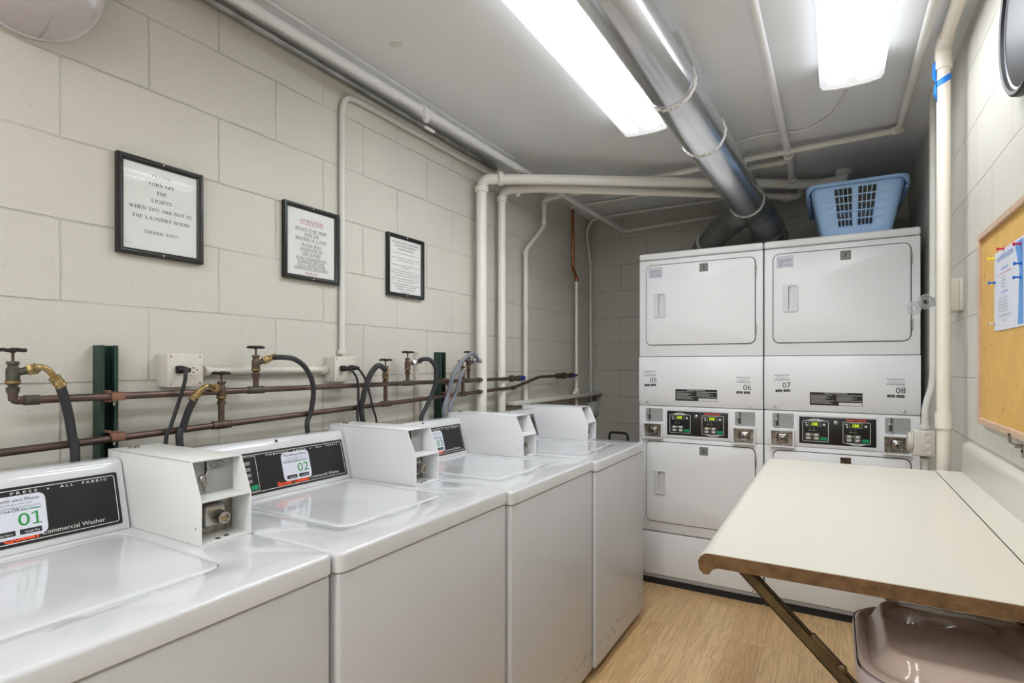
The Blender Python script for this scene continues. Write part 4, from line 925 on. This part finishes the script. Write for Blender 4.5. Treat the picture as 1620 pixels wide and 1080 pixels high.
def hose(name, start, d, pts, r, m, label, fer='brass', elbow=None, cat='hose'):
    """pts: world points after the coupling; elbow: list of world points of a metal gooseneck"""
    start = Vector(start); t = thing(name, start, label, cat, 'washer inlet hoses')
    k = MB(); hexprof(k, (0, 0, 0), d, .0135, .014); k.lathe(Vector(d)*.014, d, [(0, .0125), (.004, .0125), (.006, .009), (.009, .009)], 16); k.build('coupling', fer, t)
    s = start+Vector(d)*.018
    if elbow:
        e = [Vector(p) for p in elbow]; pp = smooth_path([s]+e); MB().tube([p-start for p in pp], .0065, 12).build('gooseneck', 'bronze' if m == 'rubber' and fer == 'brass' and name == 'x' else fer, t)
        s = e[-1]; dd = (e[-1]-e[-2]).normalized()
    else: dd = Vector(d)
    k = MB(); k.lathe(s-start-dd*.002, dd, [(0, r*.9), (0, r*1.18), (.006, r*1.18), (.007, r*1.08), (.011, r*1.08), (.012, r*1.18), (.018, r*1.18), (.019, r*1.08), (.026, r*1.15), (.028, r)], 16); k.build('ferrule', fer, t)
    pp = smooth_path([s+dd*.012]+[Vector(p) for p in pts]); MB().tube([p-start for p in pp], r, 14).build('hose_run', m, t)
    return t
def A(u, v, x): return at(u, v, x=x)
v1, e1, d1 = valve(.497, 1.223, 1.336, (.25, .9, .25), 'greenish hose valve at the photo\'s left edge, end of the upper copper line', green=True)
hose('water_hose', e1, d1, [A(97, 615, -1.515), A(107, 650, -1.535), A(114, 690, -1.556), A(119, 730, -1.556), (-1.556, .60, .80), (-1.556, .62, .55)], .0100, 'rubber', 'black rubber hose arching right from the leftmost valve', elbow=[A(60, 580, -1.515), A(75, 584, -1.51), A(86, 597, -1.51)])
v2, e2, d2 = valve(.981, LZ(.981), 1.278, (.45, -.75, .22), 'brass hose valve below the left outlet box, on the lower copper line')
hose('water_hose', e2, d2, [A(307, 632, -1.515), A(298, 650, -1.535), A(290, 675, -1.556), A(284, 700, -1.556), (-1.556, .885, .85), (-1.556, .88, .55)], .0095, 'rubber', 'black rubber hose curving left from the valve below the left outlet box', elbow=[A(329, 610, -1.52), A(320, 614, -1.515), A(313, 622, -1.515)])
v3, e3, d3 = valve(1.095, 1.223, 1.358, (.25, .85, .35), 'brown hose valve between the two outlet boxes, on the upper copper line')
hose('water_hose', e3, d3, [A(448, 565, -1.53), A(466, 568, -1.525), A(482, 580, -1.525), A(493, 600, -1.53), A(496, 622, -1.54), A(492, 652, -1.556), A(487, 685, -1.556), (-1.556, 1.36, .80), (-1.556, 1.36, .55)], .0085, 'rubber', 'black rubber hose making a wide arch between the two outlet boxes')
v4, e4, d4 = valve(1.679, LZ(1.679), 1.322, (.72, -.68, .15), 'brass hose valve right of the right outlet box, on the lower copper line')
hose('water_hose', e4, d4, [A(600, 578, -1.50), A(590, 586, -1.51), A(582, 602, -1.52), A(575, 628, -1.54), A(573, 660, -1.556), (-1.556, 1.605, .85), (-1.556, 1.605, .55)], .0105, 'rubber', 'thick black hose dropping left from the valve right of the right outlet box')
v5, e5, d5 = valve(1.814, 1.223, 1.356, (.3, .85, .2), 'hose valve left of the second green strut, on the upper copper line')
hose('water_hose', e5, d5, [A(669, 568, -1.53), A(680, 569, -1.53), A(689, 581, -1.53), A(690, 600, -1.535), A(684, 622, -1.55), A(674, 645, -1.556), A(666, 668, -1.556), (-1.556, 1.90, .85), (-1.556, 1.90, .55)], .0095, 'rubber', 'dark hose looping just left of the second green strut', fer='chrome')
v6, e6, d6 = valve(2.269, 1.223, 1.365, (.6, .6, .1), 'taller hose valve of the pair beside the thickest painted pipe')
hose('water_hose', e6, d6, [A(748, 559, -1.51), A(737, 565, -1.51), A(726, 577, -1.52), A(716, 597, -1.53), A(709, 622, -1.555), A(702, 655, -1.556), (-1.556, 2.10, .9), (-1.556, 2.10, .6)], .0095, 'hosegrey', 'grey hose arching highest beside the thickest painted pipe', fer='chrome')
v7, e7, d7 = valve(2.222, LZ(2.222), 1.320, (.65, -.70, .12), 'lower hose valve of the pair beside the thickest painted pipe')
hose('water_hose', e7, d7, [A(731, 590, -1.52), A(726, 606, -1.53), A(719, 628, -1.556), A(711, 650, -1.556), (-1.556, 2.14, .9), (-1.556, 2.14, .6)], .0090, 'hosegrey', 'shorter grey hose hanging just right of the arching grey one', fer='chrome')

# outlet boxes and cords
def outlet_box(y0, y1, z0, z1, label, plugs):
    t = thing('outlet_box', (XL, (y0+y1)/2, (z0+z1)/2), label, 'electrical outlet', 'painted outlet boxes on the left wall')
    hy, hz = (y1-y0)/2, (z1-z0)/2
    MB().box(0, .056, -hy, hy, -hz, hz, .002).build('box_body', 'boxpaint', t)
    MB().box(.056, .060, -hy-.001, hy+.001, -hz-.001, hz+.001, .0015).build('cover_plate', 'boxpaint', t)
    for dy in (-.021, .021):
        MB().lathe((.060, dy, 0), (1, 0, 0), [(0, .0165), (.0018, .016)], 24).build('socket', 'boxpaint', t)
        k = MB()
        for a in (-.006, .006): k.box(.0617, .0622, dy-.004, dy+.004, a-.0012, a+.0012)
        k.lathe((.0617, dy+.010, 0), (1, 0, 0), [(0, .0022), (.0006, .0022)], 10); k.build('socket_slot', 'gap', t)
    for a, b in ((-1, -1), (1, -1), (-1, 1), (1, 1)): MB().lathe((.060, a*(hy-.008), b*(hz-.008)), (1, 0, 0), [(0, .003), (.0012, .002)], 10).build('cover_screw', 'steel', t)
    return t
outlet_box(.836, .934, 1.241, 1.334, 'cream painted outlet box on the left with one black plug', 1)
outlet_box(1.430, 1.530, 1.240, 1.332, 'cream painted outlet box on the right with two black plugs', 2)
def cord(y, z, pts, r, label):
    s = Vector((XL+.0622, y, z)); t = thing('power_cord', s, label, 'power cord', 'washer power cords')
    k = MB(); k.box(0, .016, -.011, .011, -.011, .011, .004, 2); k.tube([(.012, 0, 0), (.026, .006, 0), (.034, .014, -.002)], [.010, .008, .006], 12); k.build('plug', 'black2', t)
    MB().tube([p-s for p in smooth_path([s+Vector((.030, .010, 0))]+[Vector(p) for p in pts])], r, 10).build('cord_run', 'cord', t)
cord(.864, 1.289, [A(294, 588, -1.545), A(292, 605, -1.545), A(282, 638, -1.556), A(270, 675, -1.556), A(262, 705, -1.556), (-1.556, .80, .75)], .0052, 'black power cord hanging from the left outlet box')
cord(1.459, 1.288, [A(560, 590, -1.55), A(566, 604, -1.555), A(567, 636, -1.556), A(567, 672, -1.556), (-1.556, 1.60, .75)], .0045, 'black power cord dropping straight from the right outlet box')
cord(1.501, 1.290, [A(575, 594, -1.55), A(582, 612, -1.556), A(590, 645, -1.556), A(597, 675, -1.556), (-1.556, 1.66, .75)], .0042, 'black power cord slanting right from the right outlet box')

# ledge, corner box and hand cart
t = MB().box(XL, XL+.085, 2.74, YB-.002, 1.066, 1.086, .003).build('wall_ledge', 'pipegrey'); tag(t, 'narrow painted ledge on the left wall behind the last washer', 'shelf')
t = thing('junction_box', (XL+.0, 4.03, .96), 'small painted box low in the back left corner, below the thin conduit', 'junction box')
MB().box(0, .05, -.045, .045, -.05, .05, .003).build('box_body', 'pipegrey', t); MB().box(.05, .054, -.047, .047, -.052, .052, .0015).build('cover_plate', 'pipegrey', t)
t = thing('hand_cart', (-1.20, 3.42, 0), 'folding cart, its black handle showing above the last washer', 'hand cart')
MB().tube(bend_path([(-.055, 0, .40), (-.062, 0, .862), (.062, 0, .862), (.055, 0, .40)], .025), .0075, 12).build('handle', 'black2', t)
for sx in (-1, 1): MB().tube([(sx*.055, 0, .05), (sx*.055, 0, .55)], .010, 12).build('upright', 'chrome', t)
MB().box(-.12, .12, -.16, .0, .03, .042, .004).build('toe_plate', 'black2', t)
for sx in (-1, 1): MB().lathe((sx*.10, .02, .05), (sx, 0, 0), [(0, .012), (0, .05), (.018, .05), (.018, .012)], 20).build('wheel', 'rubber', t)

# ================================================================ FRAMED NOTICES
def notice(y0, y1, z0, z1, label, lines, tilt=0.):
    t = thing('framed_notice', (XL, (y0+y1)/2, (z0+z1)/2), label, 'framed notice', 'black framed notices on the left wall')
    hy, hz = (y1-y0)/2, (z1-z0)/2; mt = plane((0, 0, 0), (0, 1, 0), (0, 0, 1))
    k = MB(); f = lambda d, h: [mt @ Vector((a, b, h)) for a, b in ((-hy+d, -hz+d), (hy-d, -hz+d), (hy-d, hz-d), (-hy+d, hz-d))]
    k.loops([f(0, .001), f(0, .017), f(.001, .019), f(.005, .020), f(.007, .018), f(.008, .018), f(.011, .0165), f(.012, .0145), f(.016, .012), f(.017, .008)], cap0=True, cap1=False); k.build('frame', 'frame', t)
    k = MB(); rect_on(k, mt, -hy+.0155, hy-.0155, -hz+.0155, hz-.0155, .0085, h0=.002); pa = k.build('paper', 'paper', t)
    k = MB(); rect_on(k, mt, -hy+.0155, hy-.0155, -hz+.0155, hz-.0155, .0118, h0=.0112); k.build('glass', 'glass', t)
    mats = {}
    for (s, yy, h, wd, m, ul, bold) in lines:
        b = mats.setdefault(m, MB())
        if s == '-':
            rect_on(b, mt, -wd/2 if not ul else -hy+.022, wd/2 if not ul else -hy+.022+wd, yy, yy+h, .009); continue
        (serif_on(b, mt, s, 0, yy, h, wd, z=.009) if s == s.upper() else text_on(b, mt, s, 0, yy, h, wd, z=.009, bold=bold))
        if ul: underline(b, mt, 0, yy-h*.35, wd, h*.13, .009)
    for m, b in mats.items(): b.build('red_lettering' if m == 'red' else 'lettering' if m == 'ink' else 'small_print', m, pa)
    for sg in (1, -1): MB().lathe((.019, 0, sg*(hz-.006)), (1, 0, 0), [(0, .0035), (.002, .003), (.003, .0015)], 12).build('frame_screw', 'chrome', t)
    return t
notice(.731, .961, 1.603, 1.871, 'framed notice reading TURN OFF THE LIGHTS, leftmost of the three',
 [('PLEASE', .090, .0075, .050, 'inkgrey', 0, .0), ('TURN OFF', .066, .0095, .072, 'ink', 0, .025), ('THE', .043, .0095, .029, 'ink', 0, .025), ('LIGHTS', .020, .0095, .055, 'ink', 0, .025),
  ('WHEN YOU ARE NOT IN', -.005, .0092, .168, 'ink', 0, .018), ('THE LAUNDRY ROOM', -.030, .0092, .155, 'ink', 0, .018), ('THANK YOU!', -.070, .0092, .092, 'ink', 0, .015), ('-', -.103, .0012, .022, 'inkgrey', 1, 0)])
notice(1.245, 1.486, 1.606, 1.874, 'framed notice headed ATTENTION in red, middle of the three',
 [('ATTENTION', .072, .013, .105, 'red', 1, .02), ('DO NOT START MORE', .045, .0088, .140, 'ink', 1, .02), ('THAN ONE', .028, .0088, .066, 'ink', 1, .02), ('MACHINE AT A TIME!', .011, .0088, .140, 'ink', 1, .02),
  ('WATER WILL', -.010, .0088, .088, 'ink', 1, .02), ('OVERFLOW ON', -.026, .0088, .098, 'ink', 1, .02), ('THE FLOOR!', -.042, .0088, .080, 'ink', 1, .02),
  ('TO KEEP WATER FROM OVER-', -.058, .0070, .140, 'ink', 1, .02), ('FLOWING ON THE FLOOR,', -.070, .0070, .120, 'ink', 1, .02), ('WAIT 2-3 MINUTES BEFORE', -.082, .0070, .125, 'ink', 1, .02), ('STARTING EACH NEW MACHINE', -.094, .0070, .148, 'ink', 1, .02), ('THANK YOU!', -.110, .0065, .055, 'red', 1, .02)])
ln = [('PLEASE KEEP THIS LAUNDRY ROOM', .100, .0060, .175, 'ink', 1, .0), ('IN CLEAN AND ORDERLY', .086, .0060, .14, 'ink', 1, .0), ('CONDITION AT ALL TIMES', .072, .0060, .10, 'ink', 1, .0)]
for yy, wd in ((.054, .155), (.033, .18), (.0225, .11), (.001, .18), (-.0095, .05), (-.0225, .18), (-.033, .18), (-.0435, .15), (-.057, .18), (-.0675, .12)):
    ln.append(({.18: 'Please remove all clothes promptly from the washers', .155: 'Clean out the dryer lint trap after each use.', .11: 'in the washing machines.', .05: 'the floor.', .15: 'and the dryers. The next person', .12: 'in the trash can provided.'}[wd], yy, .0048, wd, 'ink', 0, .01))
ln += [('PLEASE BE CONSIDERATE OF YOUR', -.082, .0052, .175, 'ink', 0, 0), ('NEIGHBORS BY LEAVING THE', -.0925, .0052, .14, 'ink', 0, 0), ('LAUNDRY ROOM CLEAN', -.103, .0052, .12, 'ink', 0, 0), ('THANK YOU!', -.1145, .0045, .06, 'ink', 1, 0)]
notice(1.758, 1.996, 1.600, 1.869, 'framed notice with long small print, rightmost of the three', ln)

# ================================================================ RIBBED WALL LAMP (top left)
t = thing('bulkhead_lamp', (XL, .530, 2.228), 'ribbed glass wall lamp cut off by the photo\'s top left corner', 'wall lamp')
MB().lathe((0, 0, 0), (1, 0, 0), [(0, .150), (.012, .154), (.020, .154), (.024, .150), (.024, .10)], 48).build('base_ring', 'ceilpipe', t)
k = MB(); prof = []
for q in range(61):
    a = q/60*PI/2; rr = .152*math.cos(a)**.6 if q < 60 else 0; prof.append((.022+.140*math.sin(a), rr+(.0026 if q % 2 else 0)))
k.lathe((0, 0, 0), (1, 0, 0), prof, 64); k.build('ribbed_glass', 'lampglass', t)
for q in range(8):
    a0 = q*PI/4+.2; k = MB(); k.tube([(.023+.135*math.sin(b), (.152*math.cos(b)**.6+.001)*math.cos(a0), (.152*math.cos(b)**.6+.001)*math.sin(a0)) for b in (PI/2*j/12 for j in range(12))], .0018, 8); k.build('glass_seam', 'lampglass', t)
MB().lathe((.002, 0, 0), (1, 0, 0), [(0, .05), (.03, .05), (.03, .018), (.05, .018), (.055, .028), (.085, .030), (.10, .018), (.105, .001)], 24).build('bulb', 'white_plastic', t)

# ================================================================ WALL CLOCK
t = thing('wall_clock', (XR, 1.60, 2.085), 'round dark rimmed clock on the right wall, cut off by the frame edge', 'clock')
k = MB(); k.lathe((0, 0, 0), (-1, 0, 0), [(0, .165), (.004, .180), (.024, .186), (.034, .184), (.038, .178), (.036, .171), (.028, .168)], 72); k.build('rim', 'black2', t)
MB().lathe((-.010, 0, 0), (-1, 0, 0), [(0, .170), (.020, .170), (.014, .150), (.010, .148)], 72).build('inner_ring', 'clockgrey', t)
MB().lathe((-.010, 0, 0), (-1, 0, 0), [(0, .149), (.009, .149)], 72).build('clock_face', 'paper', t)
mt = plane((-.0195, 0, 0), (0, -1, 0), (0, 0, 1)); k = MB()
for q in range(1, 13): a = PI/2-2*PI*q/12; text_on(k, mt, str(q), .122*math.cos(a), .122*math.sin(a)-.010, .020)
k.build('numerals', 'inkgrey', t)
k = MB(); k.box(-.0215, -.020, -.003, .003, -.01, .085); k.box(-.0225, -.0215, -.09, .01, -.002, .002); k.build('hands', 'ink', t)

# ================================================================ CORK BOARD, POSTER, PINS
t = thing('cork_board', (XR, 1.675, 1.408), 'cork notice board with light oak frame on the right wall', 'notice board')
hy, hz = .450, .279; mt = plane((0, 0, 0), (0, -1, 0), (0, 0, 1))
k = MB(); f = lambda d, h: [mt @ Vector((a, b, h)) for a, b in ((-hy+d, -hz+d), (hy-d, -hz+d), (hy-d, hz-d), (-hy+d, hz-d))]
k.loops([f(0, .0), f(0, .016), f(.0015, .018), f(.016, .018), f(.018, .016), f(.018, .009)], cap0=True, cap1=False); k.build('frame', 'oak', t)
k = MB(); rect_on(k, mt, -hy+.017, hy-.017, -hz+.017, hz-.017, .010, h0=.001); k.build('cork_panel', 'cork', t)
XF = XR-.0105
t = thing('posted_flyer', (XF, 1.818, 1.497), 'laminated flyer with blue edge pinned to the cork board', 'flyer')
mt = plane((0, 0, 0), (0, -1, 0), (0, 0, 1)); pw_, ph = .136, .104
k = MB(); rect_on(k, mt, -pw_, pw_, -ph, ph, .001); pg = k.build('sheet', 'sticker', t)
mt = plane((-.001, 0, 0), (0, -1, 0), (0, 0, 1))
k = MB(); k.prism([(.088, -.098), (.130, -.098), (.130, .098), (.062, .098), (.10, .03)], mt, 0, .0005); k.build('blue_panel', 'posterblue', pg)
k = MB()
text_on(k, mt, 'LAUNDRY ROOM', -.03, .078, .013, .15); text_on(k, mt, 'HOURS OF USE', -.03, .050, .008, .07)
text_on(k, mt, 'QUESTIONS', -.03, -.010, .006, .06); k.build('blue_lettering', 'pin_blue', pg)
k = MB()
for q in range(4): text_on(k, mt, ('Monday to Friday', 'Saturday', 'Sunday', 'Holidays')[q], -.04, .030-q*.008, .0045, .04)
for q in range(5): text_on(k, mt, 'please call the building office', -.045, -.024-q*.008, .0045, .085)
text_on(k, mt, 'THANK YOU FOR KEEPING THIS ROOM CLEAN', -.03, -.070, .005, .12); text_on(k, mt, 'Management', -.03, -.082, .005, .03); k.build('lettering', 'inkgrey', pg)
k = MB(); text_on(k, mt, 'open daily for all residents', -.03, .040, .0045, .14); k.build('red_lettering', 'red', pg)
def pin(u, v, m, label):
    p = at(u+4, v, x=XR-.012); t = thing('push_pin', p, label, 'push pin', 'push pins in the cork board'); t.scale = (.8, .75, .75)
    MB().lathe((0, 0, 0), (-1, 0, 0), [(0, .005), (.0025, .0055), (.004, .003), (.012, .0028), (.014, .0055), (.017, .0058), (.0185, .004)], 16).build('pin_head', m, t)
    MB().cyl((.010, 0, 0), (0, 0, 0), .0006, 6).build('needle', 'chrome', t)
pin(1584, 393, 'pin_red', 'red push pin at the top middle of the flyer')
pin(1611, 385, 'pin_red', 'red push pin at the flyer\'s top right corner')
pin(1569, 409, 'pin_yellow', 'yellow push pin at the flyer\'s top left corner')
pin(1570, 447, 'pin_blue', 'blue push pin on the flyer\'s left edge')
pin(1612, 416, 'pin_blue', 'upper blue push pin on the flyer\'s blue side')
pin(1611, 438, 'pin_blue', 'lower blue push pin on the flyer\'s blue side')
pin(1570, 512, 'clear', 'clear push pin at the flyer\'s bottom left corner')
t = thing('metal_bracket', (XR, 1.745, 1.118), 'small bent steel hook just under the cork board', 'hook')
k = MB(); k.box(-.018, -.016, .020, .040, -.002, .018); k.box(-.018, -.0165, -.012, .040, -.006, -.001); k.box(-.017, -.002, -.014, -.011, -.012, -.002); k.box(-.005, -.0005, -.028, -.008, -.034, -.004, .001); k.build('bracket_body', 'steel', t)
MB().lathe((-.005, -.018, -.018), (-1, 0, 0), [(0, .004), (.002, .003)], 10).build('bracket_screw', 'gap', t)
# switch / thermostat
t = thing('wall_thermostat', (XR, 2.49, 1.547), 'cream thermostat box on the right wall behind the plastic pipe', 'thermostat')
MB().box(-.012, 0, -.055, .055, -.055, .055, .002).build('back_plate', 'boxpaint', t); MB().box(-.036, -.012, -.058, .058, -.058, .058, .005, 3).build('cover', 'pvc', t)
k = MB(); k.box(-.0372, -.036, .0, .012, -.012, .030); k.build('scale_window', 'ink', t)
# clear plastic hangers
t = thing('plastic_hook', at(1478, 478, x=.30), 'clear plastic ring hook sticking out left of the plastic pipe', 'plastic hook')
ho = Vector(t.location); rt = Vector((math.cos(YAW), math.sin(YAW), 0)); mt = plane((0, 0, 0), rt, (0, 0, 1))
def disc(mb, cx, cz, R, r, h0, h1):
    n = 28; f = lambda q, h: [mt @ Vector((cx+q*math.cos(2*PI*j/n), cz+q*math.sin(2*PI*j/n), h)) for j in range(n)]
    mb.loops([f(r, h0), f(R-.001, h0), f(R, h0+.001), f(R, h1-.001), f(R-.001, h1), f(R-.003, h1), f(R-.004, h1-.002), f(r+.003, h1-.002), f(r+.002, h1), f(r, h1), f(r, h0)], cap0=False, cap1=False)
k = MB(); disc(k, -.032, .001, .026, .010, 0, .006); k.prism([(-.012, .018), (.018, .013), (.018, -.010), (-.014, -.014)], mt, .001, .005, .001); k.build('hook_ring', 'clear', t)
k = MB(); disc(k, -.066, -.020, .024, .009, -.008, -.003); k.build('hook_ring', 'clear', t)
MB().box(-.006, .006, -.006, .006, -.012, .012, .002, mtx=mt @ Matrix.Translation((.018, .002, .003))).build('hook_clip', 'clear', t)

# ================================================================ FOLDING TABLE
t = thing('folding_table', (.38, 1.68, 0), 'wall mounted cream laminate folding table with brown diagonal braces', 'table')
TZ = .951; X0 = -.222-.38; Y0, Y1 = 1.078-1.68, 2.283-1.68
prof = [(-.093, TZ), (X0+.022, TZ), (X0+.012, TZ-.002), (X0+.004, TZ-.009), (X0, TZ-.018), (X0+.002, TZ-.034), (X0+.010, TZ-.041), (X0+.020, TZ-.040), (X0+.026, TZ-.030), (X0+.036, TZ-.026), (-.093, TZ-.026)]
k = MB(); k.prism(prof, plane((0, Y1, 0), (1, 0, 0), (0, 0, 1)), 0, Y1-Y0); tt = k.build('table_top', 'mdf', t)
lam = [(-.0925, TZ-.001), (-.0925, TZ+.0006), (X0+.022, TZ+.0006), (X0+.011, TZ-.0012), (X0+.003, TZ-.0085), (X0-.0008, TZ-.018), (X0+.0012, TZ-.0345), (X0+.010, TZ-.042), (X0+.010, TZ-.041), (X0+.002, TZ-.034), (X0, TZ-.018), (X0+.004, TZ-.009), (X0+.012, TZ-.002), (X0+.022, TZ-.001)]
k = MB(); k.prism(lam, plane((0, Y1+.0004, 0), (1, 0, 0), (0, 0, 1)), 0, Y1-Y0+.0008); k.build('laminate', 'laminate', tt)
MB().box(-.0895, .004, Y0-.6, Y1+.02, TZ-.026, TZ-.001, .001).build('fixed_strip', 'mdf', t)
MB().box(-.0895, .004, Y0-.6, Y1+.02, TZ-.0012, TZ+.0008).build('strip_laminate', 'laminate', t)
k = MB(); k.prism([(-.020, TZ), (-.020, TZ+.078), (-.017, TZ+.092), (-.010, TZ+.099), (.004, TZ+.100), (.0055, TZ)], plane((0, Y1+.02, 0), (1, 0, 0), (0, 0, 1)), 0, Y1-Y0+.62, .003); k.build('backsplash', 'laminate', t)
for y in (1.112-1.68, 1.89-1.68):
    a, b = Vector((-.150-.38, y, TZ-.028)), Vector((-.005, y, .405)); d = (b-a).normalized(); up = Vector((-d.z, 0, d.x)); 
    k = MB(); mtx = plane(a, d, up); L_ = (b-a).length
    k.box(0, L_, -.010, .010, -.0015, .0015, mtx=mtx); k.box(0, L_, .008, .0105, -.014, .0015, mtx=mtx); k.box(0, L_, -.0105, -.0085, -.006, .0015, mtx=mtx)
    br_ = k.build('brace', 'brace', t)
    k = MB(); k.box(.15, .22, .008, .017, -.006, .004, .002, mtx=mtx); k.lathe(mtx @ Vector((.215, .012, .002)), Vector((0, -1, 0)), [(0, .008), (.006, .008), (.009, .004)], 12); k.build('brace_catch', 'brace', br_)
    MB().box(-.006, .005, y-.02, y+.02, .37, .44, .002).build('wall_plate', 'brace', t)
    MB().box(-.57, -.50, y-.014, y+.014, TZ-.030, TZ-.026, .001).build('top_plate', 'brace', t)

# ================================================================ BIN UNDER TABLE
t = thing('trash_bin', (.207, 1.308, 0), 'mauve plastic bin with glossy taupe lid under the folding table', 'bin'); t.scale = (1, 1, 1.05)
def bl(x0, x1, y0, y1, r, z, n=8): return [Vector((p[0], p[1], z)) for p in rrect(x0, x1, y0, y1, r, n)]
HX, HY = .165, .178
k = MB(); k.loops([bl(-HX*.78, HX*.78, -HY*.82, HY*.82, .05, .0), bl(-HX*.80, HX*.80, -HY*.84, HY*.84, .055, .012), bl(-HX*.93, HX*.93, -HY*.95, HY*.95, .06, .645), bl(-HX*.97, HX*.97, -HY*.98, HY*.98, .065, .685), bl(-HX, HX, -HY, HY, .07, .69), bl(-HX, HX, -HY, HY, .07, .713), bl(-HX+.008, HX-.008, -HY+.008, HY-.008, .062, .717), bl(-HX+.012, HX-.012, -HY+.012, HY-.012, .06, .705)]); k.build('bin_body', 'bin', t)
k = MB(); CR = .085; LX, LY = HX+.004, HY+.004
def lidz(x, y):
    qx, qy = abs(x)-(LX-CR), abs(y)-(LY-CR)
    d = CR-(math.hypot(max(qx, 0), max(qy, 0))+min(max(qx, qy), 0))      # distance from the rim
    f = lambda t: max(0., min(1., t))**2*(3-2*max(0., min(1., t)))
    z = .723+.006*f(d/.008)-.005*f((d-.016)/.004)+.034*f((d-.020)/.030)+.010*f((d-.03)/.12)
    px, py = x, y-.045; dx = max(0, abs(px+.035)-.045); dd = math.hypot(dx, py*1.1)
    return z-.034*f((.044-dd)/.016)*max(0, min(1, (.075-px)/.10))
B_n = rrect(-LX, LX, -LY, LY, CR, 12); dense = []
for q in range(len(B_n)):
    a, b = Vector(B_n[q]), Vector(B_n[(q+1) % len(B_n)]); m_ = max(1, int((b-a).length/.006))
    dense += [a.lerp(b, t_/m_) for t_ in range(m_)]
k.loops([[Vector((p.x*sc_, p.y*sc_, lidz(p.x*sc_, p.y*sc_))) for p in dense] for sc_ in [1-q/64 for q in range(64)]], cap0=False, cap1=True)
o = k.build('lid', 'lid', t); so = o.modifiers.new('thickness', 'SOLIDIFY'); so.thickness = .003; so.offset = -1
k = MB(); k.loops([bl(-HX-.006, HX+.006, -HY-.006, HY+.006, .078, .721), bl(-HX-.008, HX+.008, -HY-.008, HY+.008, .08, .709), bl(-HX-.008, HX+.008, -HY-.008, HY+.008, .08, .695), bl(-HX-.004, HX+.004, -HY-.004, HY+.004, .078, .695), bl(-HX+.004, HX-.004, -HY+.004, HY-.004, .072, .723)], cap0=False, cap1=False); k.build('lid_rim', 'bin', t)
MB().tube(smooth_path([(.135, .238, .62), (.135, .235, .72), (.135, .208, .775), (.135, .168, .785), (.135, .145, .75)]), .013, 16).build('handle', 'black2', t)

bpy.data.objects.remove(_to); bpy.data.curves.remove(_tc)
